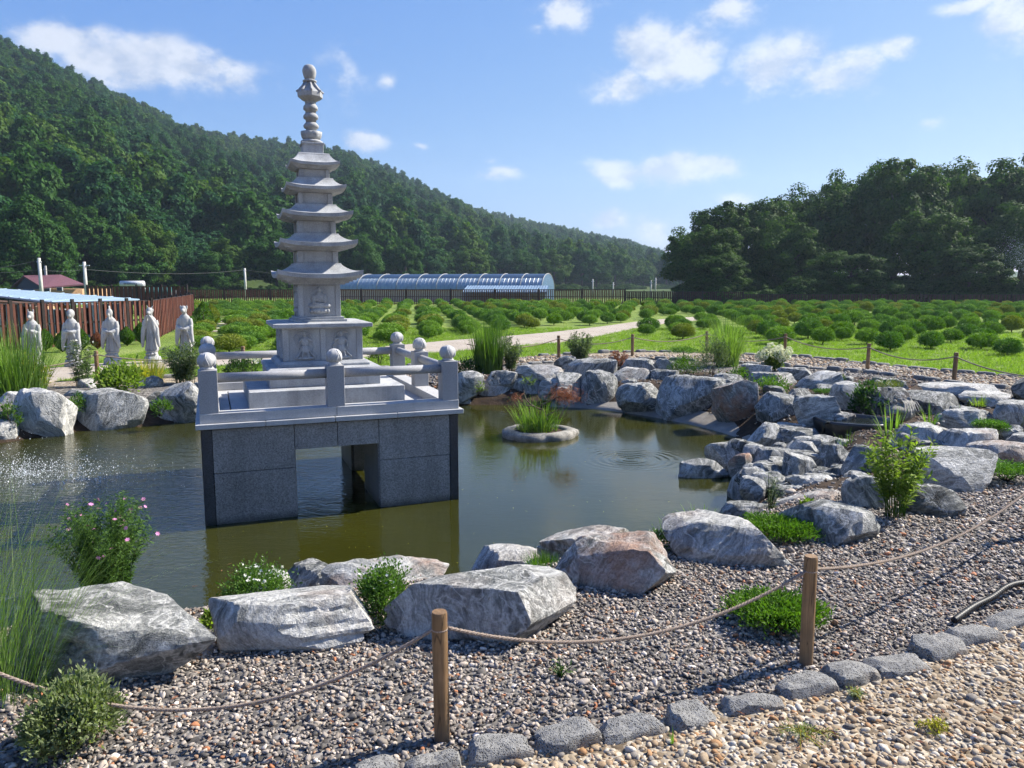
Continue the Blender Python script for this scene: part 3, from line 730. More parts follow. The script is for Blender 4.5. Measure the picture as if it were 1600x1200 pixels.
def carved_box(nm, s, z0, z1, npan, shapes, pil, parent, rec=.012):
    """square storey: core, corner and middle pilasters, recessed panels (with reliefs)"""
    cb = MB(); cb.frust(zp(z0), s-rec, zp(z1), s-rec); o = cb.build(nm, 'granite_pale', parent)
    for sx in (-1, 1):
        for sy in (-1, 1): MB().box(sx*(s-pil/2), sy*(s-pil/2), zp((z0+z1)/2), pil, pil, z1-z0-.001).build('pilaster', 'granite_pale', o, bevel=.002)
    if npan == 2:
        for a in range(4):
            q = a*PI/2; x, y = (0, -(s-.01)); MB().box(x*math.cos(q)-y*math.sin(q), x*math.sin(q)+y*math.cos(q), zp((z0+z1)/2), pil*.9, .02, z1-z0-.002, q).build('pilaster', 'granite_pale', o, bevel=.002)
    if shapes:
        pwid = (2*(s-pil)-(pil*.9 if npan == 2 else 0))/npan; me = [relief(pwid-.012, z1-z0-.02, sh) for sh in shapes]
        for a in range(4):
            for k in range(npan):
                u = 0 if npan == 1 else (-1, 1)[k]*(pwid/2+pil*.45)
                r = mobj('relief', me[k % len(me)], 'granite_pale', o); q = a*PI/2; y = -(s-rec+.0015)
                r.location = (u*math.cos(q)-y*math.sin(q), u*math.sin(q)+y*math.cos(q), zp(z0+.01)); r.rotation_euler = (0, 0, q)
    return o
carved_box('pedestal', .388, .9355, 1.255, 2, [guardian(1), guardian(-1)], .058, pag)
p2 = MB(); p2.frust(zp(1.2555), .40, zp(1.268), .445); p2.frust(zp(1.2685), .479, zp(1.305), .479); p2.frust(zp(1.3055), .479, zp(1.314), .40); p2.build('pedestal_cap', 'granite_pale', pag, bevel=.003)
p2 = MB(); p2.frust(zp(1.3145), .262, zp(1.337), .262); p2.frust(zp(1.3375), .236, zp(1.361), .236); p2.build('body_step', 'granite_pale', pag, bevel=.002)
def roof(nm, s, z_bot, sb, z_tip, z_top, st):
    """square roof: stepped corbels below, thick eave swept up at the corners, concave slope above"""
    n = 16; mb = MB(); lift = .045*s/.43; ze = z_tip-lift; th = .034*s/.43+.006
    e = []
    for side in range(4):
        for i in range(n):
            u = -1+2*i/n; q = side*PI/2; x, y = u, -1; e.append((x*math.cos(q)-y*math.sin(q), x*math.sin(q)+y*math.cos(q), abs(u)))
    rings = []
    for tq in np.linspace(0, 1, 8):                       # from top edge out to the eave
        a = st+(s-st)*tq; zc = z_top-(z_top-ze)*(1-(1-tq)**1.7)
        rings.append([(x*a*(1+.0*c), y*a, zp(zc+lift*(c**3.0)*tq**2)) for x, y, c in e])
    rings.append([(x*(s-.003), y*(s-.003), zp(ze-th+lift*.9*c**3)) for x, y, c in e])
    rings.append([(x*(s*.90), y*(s*.90), zp(ze-th-.004+lift*.35*c**3)) for x, y, c in e])
    k = 4; zc = ze-th-.006
    hstep = (zc-z_bot)/k
    for j in range(k):
        a = sb+.012+(s*.86-sb-.012)*(1-j/k)
        rings.append([(x*a, y*a, zp(zc-hstep*j)) for x, y, c in e]); rings.append([(x*(a-.002), y*(a-.002), zp(zc-hstep*(j+1)+.0008)) for x, y, c in e])
    N = 4*n; P = [p for r in rings for p in r]; F = []
    for j in range(len(rings)-1):
        for i in range(N): F.append((j*N+i, (j+1)*N+i, (j+1)*N+(i+1) % N, j*N+(i+1) % N))
    F.append(tuple(range(N))); F.append(tuple(range(len(P)-1, len(P)-N-1, -1)))
    mb.add(P, F); o = mb.build(nm, 'granite_pale', pag)
    sm = MB(); sm.frust(zp(z_top-.004), st+.004, zp(z_top+.012), st-.004); sm.build('roof_step', 'granite_pale', o, bevel=.002)
    return o
carved_box('storey', .209, 1.3615, 1.682, 1, [buddha], .05, pag)
roof('storey_roof', .412, 1.683, .209, 1.83, 1.885, .225)
tiers = [(.199, 1.898, 2.017, .373, 2.132, 2.178, .212), (.186, 2.191, 2.312, .340, 2.414, 2.464, .198), (.165, 2.477, 2.588, .289, 2.672, 2.722, .177), (.147, 2.735, 2.819, .241, 2.900, 2.964, .150)]
for (s, z0, z1, rs, zt, ztop, st) in tiers:
    carved_box('storey', s, z0, z1, 1, None, s*.28, pag, .016); roof('storey_roof', rs, z1+.001, s, zt, ztop, st)
# finial
fin = MB(); fin.box(0, 0, zp(3.023), .20, .20, .094); fin.box(0, 0, zp(3.074), .222, .222, .02); fo = fin.build('finial', 'granite_pale', pag, bevel=.003)
MB().lathe([(.094, zp(3.085)), (.108, zp(3.094)), (.108, zp(3.106)), (.088, zp(3.118))], 32).build('finial_base_ring', 'granite_pale', fo, True)
MB().lathe([(.078, zp(3.1185)), (.094, zp(3.14)), (.102, zp(3.17)), (.105, zp(3.198)), (.07, zp(3.203))], 48, mod=lambda a, z: 1+.06*abs(math.sin(4*a))-.04).build('finial_lotus', 'granite_pale', fo, True)
for k, zc in enumerate((3.262, 3.352, 3.438)):
    MB().lathe([(.052, zp(zc-.058)), (.052, zp(zc-.034)), (.070, zp(zc-.028)), (.0755-.002*k, zp(zc-.010)), (.074-.002*k, zp(zc+.002)), (.062, zp(zc+.016)), (.050, zp(zc+.027))], 32).build('finial_ring', 'granite_pale', fo, True)
cp_ = MB(); cp_.lathe([(.054, zp(3.466)), (.054, zp(3.488)), (.07, zp(3.498)), (.093, zp(3.508)), (.122, zp(3.53)), (.124, zp(3.575)), (.097, zp(3.60)), (.07, zp(3.63)), (.05, zp(3.66)), (.047, zp(3.672))], 8)
co_ = cp_.build('finial_canopy', 'granite_pale', fo, bevel=.003)
for k in range(8):
    a = (k+.5)*PI/4-PI/8; q = MB(); q.tube([(.05*math.cos(a), .05*math.sin(a), zp(3.668)), (.075*math.cos(a), .075*math.sin(a), zp(3.63)), (.108*math.cos(a), .108*math.sin(a), zp(3.59)), (.134*math.cos(a), .134*math.sin(a), zp(3.582))], [.012, .014, .015, .009], 6); q.build('canopy_rib', 'granite_pale', co_, True)
MB().lathe([(.052, zp(3.6725)), (.068, zp(3.68)), (.068, zp(3.692)), (.05, zp(3.70))], 24).build('finial_collar', 'granite_pale', fo, True)
MB().lathe([(.046, zp(3.7005)), (.058, zp(3.728)), (.069, zp(3.765)), (.070, zp(3.79)), (.060, zp(3.818)), (.040, zp(3.838)), (.022, zp(3.844))], 32, mod=lambda a, z: 1-.16*max(0, math.cos(2*a+.6))**10*(1 if z > zp(3.74) else .3)).build('finial_bud', 'granite_pale', fo, True)

# ================================================================== robed stone guardians with animal heads
def to_mesh_remeshed(mb, voxel, smooth_it=4):
    o = bpy.data.objects.new('tmp', mb.mesh('tmp')); COL.objects.link(o)
    r = o.modifiers.new('r', 'REMESH'); r.mode = 'VOXEL'; r.voxel_size = voxel; r.use_smooth_shade = True
    s = o.modifiers.new('s', 'SMOOTH'); s.iterations = smooth_it; s.factor = .5
    dg = bpy.context.evaluated_depsgraph_get(); dg.update(); me = bpy.data.meshes.new_from_object(o.evaluated_get(dg)); me.name = 'robed_figure'
    old = o.data; bpy.data.objects.remove(o); bpy.data.meshes.remove(old)
    me.polygons.foreach_set('use_smooth', np.ones(len(me.polygons), bool)); return me
def guardian_statue(head, hands, loc, rz, label, scale=1.0):
    t_ = thing('stone_statue', label, 'statue', loc, rz, 'animal-headed stone guardians in a row')
    t_.scale = (scale*.82, scale*.82, scale)
    b1 = MB(); b1.lathe([(.235, 0), (.245, .02), (.225, .10), (.205, .155), (.195, .16)], 24, mod=lambda a, z: 1+.05*math.cos(4*a)); b1.build('statue_base', 'statue_stone', t_, True)
    b2 = MB(); b2.lathe([(.165, .161), (.168, .18), (.15, .20), (.148, .262), (.17, .28), (.17, .30)], 16); b2.build('statue_drum', 'statue_stone', t_)
    for k in range(4):
        a = -PI/2+(k-1.5)*.55; MB().ell((.155*math.cos(a), .155*math.sin(a), .225), (.045, .045, .03)).build('lotus_petal', 'statue_stone', t_, True); MB().ell((.215*math.cos(a), .215*math.sin(a), .075), (.04, .03, .035)).build('lotus_petal', 'statue_stone', t_, True)
    m = MB(); z0 = .295
    def fold(a, z): return 1+.05*math.sin(9*a+z*4)*max(0, 1-(z-z0)/.5)+.02*math.sin(17*a)*max(0, 1-(z-z0)/.5)
    prof = [(.165, 0), (.168, .05), (.15, .12), (.135, .25), (.13, .42), (.14, .55), (.15, .64), (.145, .71), (.11, .77), (.06, .81), (.05, .86)]
    P = []; F = []; n = 40
    for r, z in prof:
        for i in range(n):
            a = 2*PI*i/n; rr = r*fold(a, z0+z); P.append((rr*math.cos(a)*1.12, rr*math.sin(a)*.78, z0+z))
    for j in range(len(prof)-1):
        for i in range(n): F.append((j*n+i, j*n+(i+1) % n, (j+1)*n+(i+1) % n, (j+1)*n+i))
    F.append(tuple(range(n-1, -1, -1))); F.append(tuple(range((len(prof)-1)*n, len(prof)*n))); m.add(P, F)
    hz = z0+({'chest': .50, 'mouth': .80, 'belly': .46, 'staff': .56}[hands])
    for s in (-1, 1):
        sh = Vector((s*.145, 0, z0+.70)); elb = Vector((s*.185, -.04, z0+.50)); hd = Vector((s*(.05 if hands != 'staff' or s > 0 else .09), -.16, hz+(.03 if hands == 'staff' and s < 0 else 0)))
        m.tube([sh, (sh+elb)/2+Vector((s*.012, 0, 0)), elb, (elb+hd)/2, hd], [.062, .062, .06, .055, .04], 12)
        m.ell(tuple(hd+Vector((-s*.01, -.01, .01))), (.036, .034, .034))
        # long hanging sleeve
        m.tube([elb+Vector((0, -.02, .04)), elb+Vector((s*.01, -.05, -.14)), elb+Vector((s*.03, -.05, -.32)), elb+Vector((s*.045, -.03, -.42))], [.055, .058, .05, .03], 10)
        m.tube([hd+Vector((s*.03, .02, -.02)), (hd+elb)/2+Vector((s*.02, -.02, -.16)), elb+Vector((s*.03, -.05, -.34))], [.035, .035, .03], 8)
    if hands == 'staff': m.tube([(-.09, -.2, z0+.34), (-.10, -.19, z0+.72)], .014, 8)
    if hands == 'belly' or hands == 'chest': m.ell((0, -.18, hz+.01), (.09, .04, .03))
    for x in (-.06, 0, .06): m.tube([(x, -.10, z0+.44), (x*1.3, -.125, z0+.2), (x*1.6, -.145, z0+.02)], [.012, .016, .018], 6)
    hc = Vector((0, -.03, z0+.915)); m.ell(tuple(hc), (.085, .092, .10)); m.tube([(0, 0, z0+.76), (0, -.01, z0+.88)], .06, 12)
    if head == 'rat':
        m.ell((0, -.12, hc.z-.035), (.045, .07, .04))
        for s in (-1, 1): m.ell((s*.066, 0, hc.z+.095), (.022, .014, .055))
    elif head == 'monkey':
        m.ell((0, -.09, hc.z-.04), (.05, .05, .045)); m.ell((0, .015, hc.z+.01), (.108, .09, .105)); m.ell((0, -.07, hc.z+.03), (.07, .03, .02))
    elif head == 'rooster':
        m.ell((0, -.10, hc.z-.05), (.035, .055, .05)); m.ell((0, -.01, hc.z+.12), (.02, .06, .045)); m.ell((0, -.05, hc.z+.13), (.016, .025, .03)); m.tube([(0, -.1, hc.z-.06), (0, -.09, hc.z-.16)], [.03, .015], 8)
    elif head == 'dragon':
        m.ell((0, -.12, hc.z-.03), (.055, .08, .04))
        for s in (-1, 1): m.tube([(s*.04, 0, hc.z+.06), (s*.075, .04, hc.z+.13), (s*.10, .03, hc.z+.15)], [.018, .013, .007], 6); m.ell((s*.085, 0, hc.z+.03), (.02, .03, .04))
    elif head == 'pig':
        m.ell((0, -.11, hc.z-.02), (.06, .06, .05)); m.ell((0, -.16, hc.z-.02), (.042, .025, .036))
        for s in (-1, 1): m.ell((s*.085, -.02, hc.z+.055), (.032, .02, .05))
    for s in (-1, 1): m.ell((s*.042, -.09, hc.z+.025), (.016, .012, .013))
    me = to_mesh_remeshed(m, .0115, 3); mobj('robed_figure', me, 'statue_stone', t_)
    return t_
def stat_at(px, py): p = at(px, py, .03); return (p[0], p[1], .03)
guardian_statue('rat', 'staff', stat_at(55, 576), .16, 'stone figure with pointed ears and staff, behind the tall reddish grass', 0.86)
guardian_statue('monkey', 'chest', stat_at(116, 572), .14, 'round-headed hooded stone figure behind the thin aster bush', 0.87)
guardian_statue('rooster', 'belly', stat_at(177, 569), .12, 'crested stone figure with hands folded, middle of the statue row', 0.88)
guardian_statue('dragon', 'mouth', stat_at(239, 567), .10, 'stone figure raising both hands to its snout, at the fence corner', 0.89)
guardian_statue('pig', 'belly', stat_at(292, 564), .08, 'whitest broad-headed stone figure, nearest to the pagoda', 0.91)
# ================================================================== boulders
def chip(V, r, n, a, b):
    """break flat chips off the corners"""
    for q in rdir(r, n):
        s = V @ q; h = s.max()*r.uniform(a, b); V = V-np.maximum(s-h, 0)[:, None]*q*.96
    return V
def rock_mesh(seed, flat=0.0, sub=4):
    r = np.random.default_rng(seed); V, F = ICO[sub]; V = V.copy()
    n = rdir(r, 14); n[0] = (0, 0, 1); n[1] = (.25, .15, 1); n = unit(n); h = r.uniform(.56, 1.0, 14); h[0] = .62-.2*flat; h[1] = .7-.2*flat
    q = np.maximum(V @ n.T, 1e-4)/h
    k = 50.0; qq = (q**k).sum(1)**(1/k)                      # softened polytope
    V = V/np.maximum(qq, .9)[:, None]
    V = V*(1+.0)
    s = seed*3.17 % 97
    d1 = fbm(V, 1.5, 4, s); d2 = fbm(V*np.array([1, 1, 3.2]), 2.7, 4, s+9); rg = 1-np.abs(fbm(V, 2.3, 3, s+21))
    rad = 1+.03*d1+.035*d2+.05*(rg-.8)
    V = V*rad[:, None]
    ax = unit(np.array([r.normal(0, .5), r.normal(0, .5), 1.0])); hh = V @ ax*r.uniform(3.2, 5.0)+.35*d1; led = np.abs((hh % 1.0)-.5)*2
    V = V*(1+.045*np.where(led > .55, 1, led/.55)[:, None])     # split layers
    V = chip(V, r, 11, .66, .93); V[:, 0] += V[:, 2]*r.uniform(-.35, .35); V[:, 1] += np.maximum(V[:, 2], 0)*r.uniform(.0, .4)
    lo, hi = V.min(0), V.max(0); V = (V-(lo+hi)/2)/((hi-lo)/2)
    me = np_mesh('boulder', V, F, True)
    return me
def set_sharp(me, ang=38):
    try: me.set_sharp_from_angle(angle=math.radians(ang))
    except Exception: pass
nrock = 0
def rock(x0, y0, x1, y1, zb, label, light=.5, rust=0.0, dr=.8, flat=0.0, name='boulder', seed=None, rz=None, bury=.12, group=None, cat='boulder', cover=1.05, sub=None):
    global nrock; nrock += 1; seed = seed or 100+nrock
    cx = (x0+x1)/2; fr = at(cx, y1, zb); z_ = depth(fr)
    wd = (x1-x0)/FPX*z_; dp = wd*dr; Yc = fr[1]+dp*.42
    ctr = atY(cx, (y0+y1)/2, Yc); wd = (x1-x0)/FPX*(depth((ctr[0], Yc, 0)))
    top = atY(cx, y0, Yc+dp*.08)[2]+.005; top = max(top, zb+.06)
    if sub is None: sub = 5 if wd*FPX/z_ > 150 else 4
    bury = max(bury, .62*(top-zb)); me = rock_mesh(seed, flat, sub); r = np.random.default_rng(seed)
    H = top-zb+bury+.0
    S = np.array([wd/2*cover, dp/2, H/2]); V = np.empty(len(me.vertices)*3); me.vertices.foreach_get('co', V); V = V.reshape(-1, 3)
    a = r.uniform(-.35, .35) if rz is None else rz
    V = V*S; c, n = math.cos(a), math.sin(a); V = np.stack([V[:, 0]*c-V[:, 1]*n, V[:, 0]*n+V[:, 1]*c, V[:, 2]], 1)
    ex = (V[:, 0].max()-V[:, 0].min())/(wd*cover); V[:, :2] /= ex
    # fine chips at the boulder's own scale
    P = V*2.6; V = V*(1+.018*fbm(P*np.array([1, 1, 2.0]), 2.0, 3, seed*.37)[:, None])
    me.vertices.foreach_set('co', V.ravel()); me.update(); set_sharp(me, 17)
    o = mobj(name, me, 'rock', None, (ctr[0], Yc, (top+zb-bury)/2)); o.color = (light, rust, 0, 1)
    return tag(o, label, cat, group)
W = ZW-.02
# near shore, left to right
rock(-10,930,95,985,-.12,'dark veined boulder at the left edge behind the tall grass',.42,dr=.8)
rock(-22,936,340,1072,-.02,'largest grey-green streaked boulder, left foreground below the pink bush',.44,dr=.52,flat=.3,seed=411,rz=-.1,cover=1.12)
rock(160,930,242,968,-.12,'small pale rock behind the plant label',.62,dr=.9)
rock(338,920,582,1024,-.02,'big pale rounded boulder between the two white-flowered shrubs',.68,.25,dr=.62,flat=.2,seed=415,rz=.1)
rock(385,893,450,935,-.22,'whitish rock half hidden by the white-flowered shrub',.7,dr=.8)
rock(452,880,540,928,-.28,'small dark wedge rock at the near waterline',.30,dr=.9)
rock(505,875,697,945,-.2,'pale boulder with a rusty lip above the near waterline',.66,.75,dr=.55,flat=.3)
rock(612,893,896,1012,-.02,'wide flat-topped grey slab behind the left rope post',.50,.12,dr=.6,flat=.8,seed=423,rz=-.06)
rock(738,855,852,900,-.26,'narrow pale rock at the water behind the flat slab',.66,.15,dr=.6)
rock(848,823,1012,895,-.18,'pale-topped dark boulder behind the reddish one',.58,.25,dr=.6,flat=.2)
rock(874,836,1052,926,-.02,'reddish-brown stained boulder near the pond corner',.48,.8,dr=.75,seed=431)
rock(1043,810,1224,886,-.02,'pale flat-topped boulder beside the grass tuft, near the right post',.62,.2,dr=.65,flat=.6,seed=437)
rock(1226,785,1364,854,-.02,'dark swirl-patterned boulder behind the spreading juniper',.38,dr=.8,seed=441)
# cascade on the right
rock(1058,716,1134,750,W,'wedge-shaped grey rock lying alone in the water',.46,dr=.6,bury=.1)
rock(1103,690,1200,738,W,'flat grey rock behind the lone wedge rock',.52,dr=.7,flat=.4)
rock(1138,706,1184,752,W,'small rock with an orange tip at the waterline',.45,.9,dr=.9)
rock(1140,727,1216,788,W,'blocky light-grey rock at the water edge',.56,dr=.8,seed=455)
rock(1166,662,1228,704,-.30,'black and white striped rock on the far side of the cascade',.60,dr=.8)
rock(1207,660,1256,694,-.26,'flat pale rock beside the striped rock',.6,dr=.9,flat=.5)
rock(1216,668,1286,704,-.28,'dark triangular rock left of the stone basin',.36,dr=.8)
rock(1178,700,1244,742,-.34,'long grey rock in the middle of the cascade',.45,dr=.8)
rock(1218,705,1284,766,-.30,'pointed swirled rock in the middle of the cascade',.52,dr=.8)
rock(1205,696,1292,722,-.30,'low wet dark slab below the basin spout',.16,dr=.8,flat=.6)
rock(1274,692,1334,742,-.22,'dark striped rock under the basin rim',.30,dr=.8)
rock(1318,698,1372,764,-.16,'dark upright rock left of the leafy plant',.30,dr=.8)
rock(1234,741,1320,780,-.20,'pale rounded rock at the foot of the cascade',.60,dr=.8)
rock(1210,767,1322,804,-.12,'pinkish flat rock above the spreading juniper',.54,.55,dr=.6,flat=.6)
rock(1128,785,1196,816,-.28,'small dark rock at the waterline beside the spreading juniper',.36,dr=.7)
rock(1284,730,1322,757,-.16,'tiny dark rock wedged in the cascade',.30,dr=.9)
rock(1316,738,1368,768,-.12,'small striped rock at the foot of the dark upright one',.38,dr=.9)
rock(1320,744,1402,802,-.04,'black and white rock just left of the leafy plant stems',.52,dr=.7)
rock(1412,758,1494,810,-.02,'dark square block just right of the leafy plant stems',.28,dr=.8)
rock(1428,700,1556,772,-.02,'broad pale slab with a hollow, right of the leafy plant',.62,dr=.8,flat=.9)
rock(1466,670,1562,714,0,'pinkish flat slab, left one of the pair above the hollow slab',.62,.45,dr=.7,flat=.9)
rock(1518,690,1625,728,0,'pinkish flat slab cut by the right edge of the picture',.60,.45,dr=.6,flat=.9)
rock(1572,678,1650,708,.02,'bluish layered rock at the right edge above the pink slabs',.46,dr=.6,flat=.6)
rock(1478,640,1552,684,.02,'grey flat rock beside the round juniper',.54,dr=.7,flat=.7)
rock(1396,664,1486,704,0,'pale grey rock just behind the leafy plant top',.60,dr=.7,flat=.3)
rock(1538,626,1660,672,0,'pale flat rock behind the round juniper at the right edge',.60,dr=.6,flat=.7)
rock(1290,596,1348,648,-.06,'pale pointed rock above the stone basin',.58,dr=.8)
rock(1238,616,1312,676,-.14,'upright boulder with vertical streaks left of the basin',.54,dr=.8,seed=481)
rock(1184,612,1258,664,-.2,'rounded blue-grey boulder left of the upright streaked one',.36,dr=.8)
rock(1116,591,1188,655,-.22,'rust-orange boulder on the concrete rim',.40,1.0,dr=.8,seed=485)
rock(1030,587,1128,644,-.26,'biggest grey block on the concrete rim',.46,dr=.7,seed=487)
rock(1108,584,1168,614,-.08,'dark flat rock behind the biggest rim block',.32,dr=.8,flat=.4)
rock(1176,582,1248,608,-.06,'dark rock with pale flat top behind the rust-orange boulder',.46,.2,dr=.7,flat=.6)
rock(1156,568,1206,592,-.02,'low grey slab in front of the white hydrangea',.52,dr=.8,flat=.8)
rock(1218,574,1272,594,0,'long low slab right of the white hydrangea',.50,dr=.7,flat=.8)
rock(1248,580,1314,612,-.04,'white rock above the blue-grey boulder',.66,dr=.8)
rock(1338,604,1424,655,-.06,'dark mossy rock behind the stone basin',.24,.2,dr=.7)
rock(1398,611,1506,652,-.04,'long blue-black ledge behind the basin grass',.30,dr=.6,flat=.5)
rock(1436,598,1552,628,0,'long pale flagstone at the back of the rock garden',.62,.1,dr=.7,flat=1)
rock(1500,613,1592,636,0,'pale flagstone right of the long blue-black ledge',.60,.1,dr=.7,flat=1)
rock(1584,588,1650,626,0,'dark boulder cut by the right edge near the far rope posts',.30,dr=.8)
rock(1288,643,1334,672,-.1,'small round brown-grey rock touching the basin',.42,.3,dr=.9)
# far shore, right to left
rock(963,598,1034,640,-.3,'dark grey rock between the blue-grey boulder and the biggest rim block',.42,dr=.8)
rock(906,579,964,630,-.32,'blue-grey five-sided boulder on the far shore',.40,dr=.8,seed=503)
rock(866,582,912,630,-.34,'narrow pointed rock on the far shore behind the planter',.44,dr=.8)
rock(952,574,1014,604,-.12,'smooth tan-grey oval boulder on the far shore',.60,.2,dr=.6,flat=.3)
rock(792,591,866,632,W,'rounded grey rock at the far waterline left of the pointed one',.42,dr=.7)
rock(728,592,802,632,W,'far waterline rock with a tan sunlit top',.46,.45,dr=.7)
rock(696,594,738,634,W,'white-flecked rock just right of the platform',.60,dr=.8)
rock(700,579,754,612,-.16,'grey rock behind the white-flecked one right of the platform',.54,dr=.7)
rock(806,570,884,604,-.12,'flat layered rock in the second row behind the planter',.54,.2,dr=.6,flat=.6)
rock(882,560,962,598,-.12,'layered grey rock under the dense round shrub',.46,dr=.6,flat=.4)
rock(756,578,808,606,-.14,'low dark rock in front of the tall reed grass',.44,dr=.7)
rock(972,560,1026,582,-.02,'flat rock beside the dry little shrub',.46,dr=.8,flat=.6)
rock(1020,560,1056,584,-.04,'small grey rock at the back of the far shore',.50,dr=.8)
rock(1010,577,1060,606,-.14,'dark rock behind the biggest rim block, left side',.34,dr=.8)
rock(866,556,900,578,-.02,'small flat rock at the foot of the far rope post',.50,dr=.8,flat=.6)
# left shore
rock(18,606,108,686,W,'big pale pyramid-shaped boulder on the left shore',.68,dr=.7,seed=541)
rock(112,608,230,674,W,'big boulder with swept grey and white layers on the left shore',.56,dr=.65,seed=543)
rock(248,612,308,662,W,'two-tone boulder nearest to the platform on the left shore',.58,dr=.8,seed=545)
rock(222,612,262,660,W,'dark rock added for the dark gap between two pale boulders on the left shore',.26,dr=.8)  # added dark stone, stands in for the dark gap between the boulders
rock(-12,612,44,664,-.3,'pale boulder at the left edge behind the pyramid-shaped one',.66,dr=.8)
rock(-40,658,24,694,W,'pale rock at the left edge by the waterline',.66,dr=.8)
rock(212,588,254,614,-.1,'flat grey rock behind the round leafy bush',.48,dr=.8,flat=.4)
rock(254,596,318,642,-.2,'grey boulder with a dark overhang behind the two-tone one',.50,dr=.8)
rock(92,608,142,642,-.22,'low rock between the two big left boulders',.50,dr=.8)
rock(122,592,152,610,-.04,'small pale rock under the thin aster bush',.62,dr=.9)
rock(300,596,352,640,-.3,'dark rock half hidden behind the platform corner',.34,dr=.8)

# small stones wedged between the big ones
gf = np.random.default_rng(71)
def fillers(poly, n, zr, smin, smax, label, group):
    xs = [q[0] for q in poly]; ys = [q[1] for q in poly]; k = 0
    while k < n:
        x, y = gf.uniform(min(xs), max(xs)), gf.uniform(min(ys), max(ys))
        if not inpoly(np.array([x]), np.array([y]), poly)[0]: continue
        k += 1; w_ = gf.uniform(smin, smax)
        rock(x-w_, y-w_*gf.uniform(.7, 1.2), x+w_, y+w_*.3, zr, label, gf.uniform(.22, .5), dr=.9, group=group, cat='stone', name='filler_stone', sub=3, bury=.08)
fillers([(1150,690),(1230,690),(1330,700),(1330,770),(1240,790),(1170,770)], 44, -.2, 11, 24, 'small dark stone wedged between the cascade boulders', 'filler stones of the cascade')
fillers([(1258,692),(1345,688),(1352,756),(1262,766)], 18, -.2, 13, 26, 'mid-sized grey stone in the stony heap below the basin', 'heap stones below the basin')
fillers([(1390,660),(1560,650),(1600,690),(1500,710),(1400,700)], 26, .0, 10, 22, 'small stone between the flat slabs on the right bank', 'filler stones of the right bank')
fillers([(1180,590),(1420,600),(1420,640),(1260,650),(1180,610)], 30, -.08, 9, 20, 'small stone between the boulders above the basin', 'filler stones above the basin')
fillers([(720,590),(1040,572),(1100,590),(1040,610),(720,615)], 34, -.16, 8, 17, 'small stone between the boulders of the far shore', 'filler stones of the far shore')
# ================================================================== kerb stones of pitted basalt
def kerb_stone(x0, x1, yc, label, lean=0.0, h=.075, group=None, wide=.15, name='kerb_stone'):
    global nrock; nrock += 1
    a = at(x0, yc+lean, 0); b = at(x1, yc-lean, 0); d = b-a; L = math.hypot(d[0], d[1]); c = (a+b)/2
    r = np.random.default_rng(900+nrock); V, F = ICO[4]; V = V.copy(); k = r.uniform(6, 10)
    q = (np.abs(V)**k).sum(1)**(1/k); V = V/q[:, None]
    V = V*(1+.22*fbm(V*np.array([1, 1, .3]), 1.0, 3, nrock*1.7)+.035*fbm(V, 4, 3, nrock*2.3))[:, None]; V[:, 2] += V[:, 0]*r.uniform(-.25, .25)+V[:, 1]*r.uniform(-.3, .2)
    V = chip(V, r, 30, .84, .97)
    V = V*np.array([L/2*r.uniform(.86, .96), wide/2*r.uniform(.75, 1.1), h/2+.03]); me = np_mesh('kerb_stone', V, F, True); set_sharp(me, 22)
    o = mobj(name, me, 'basalt', None, (c[0], c[1], h/2-.048-r.uniform(0, .018)), math.atan2(d[1], d[0])+r.uniform(-.1, .1)); o.rotation_euler[0] = r.uniform(-.08, .08); o.rotation_euler[1] = r.uniform(-.05, .05)
    return tag(o, label, 'kerb stone', group)
KS = [(545,628,1204,'kerb stone cut by the bottom edge, left of the others'),(632,722,1196,'half-sunk kerb stone below the left rope post'),(728,832,1176,'brown-stained kerb stone just right of the left rope post'),(836,932,1156,'blocky kerb stone, second right of the left rope post'),
      (934,1036,1140,'kerb stone midway between the two near rope posts'),(1040,1122,1124,'thin pale kerb stone left of the broken-edged one'),(1122,1216,1100,'broken-edged kerb stone left of the right rope post'),(1216,1302,1076,'long kerb stone at the foot of the right rope post'),
      (1292,1366,1054,'reddish low kerb stone right of the right rope post'),(1358,1442,1040,'smooth grey kerb stone left of the pipe end'),(1430,1502,1016,'kerb stone right at the open end of the black pipe'),(1480,1556,994,'kerb stone in front of the black pipe'),(1538,1625,968,'big kerb stone by the pipe at the right edge')]
for (a, b, c, l) in KS: kerb_stone(a, b, c+4, l, lean=(b-a)*.11)
# outer kerb along the lawn and inner far kerb: small dark stones
def kerb_row(line, step, z0, group, label, seed):
    r = np.random.default_rng(seed); pts = np.array(line); seg = np.hypot(*np.diff(pts, axis=0).T); s = np.concatenate([[0], np.cumsum(seg)])
    variants = []
    for k in range(5):
        V, F = ICO[3]; V = V.copy(); q = (np.abs(V)**7).sum(1)**(1/7); V = V/q[:, None]*(1+.09*fbm(V, 1.6, 3, seed+k*5.1))[:, None]; me = np_mesh('kerb_stone', V*np.array([step*.48, .075, .06]), F, True); me.materials.append(MATS['basalt']); variants.append(me)
    n = int(s[-1]/step)
    for i in range(n):
        q = (i+.5)*step; x = np.interp(q, s, pts[:, 0]); y = np.interp(q, s, pts[:, 1]); x2 = np.interp(q+.1, s, pts[:, 0]); y2 = np.interp(q+.1, s, pts[:, 1])
        if abs(x) > (y+.3)*.70 or r.uniform() < .12: continue
        o = mobj('edging_stone', variants[i % 5], None, None, (x+r.normal(0, .02), y+r.normal(0, .02), z0+r.uniform(-.01, .02)), math.atan2(y2-y, x2-x)+r.normal(0, .08)); o.scale = (r.uniform(.75, 1.0), r.uniform(.8, 1.3), r.uniform(.7, 1.25))
        tag(o, label, 'edging stone', group)
kerb_row(OUTER, .33, -.005, 'dark edging stones along the lawn', 'dark flat edging stone in the row between pebbles and lawn', 5)
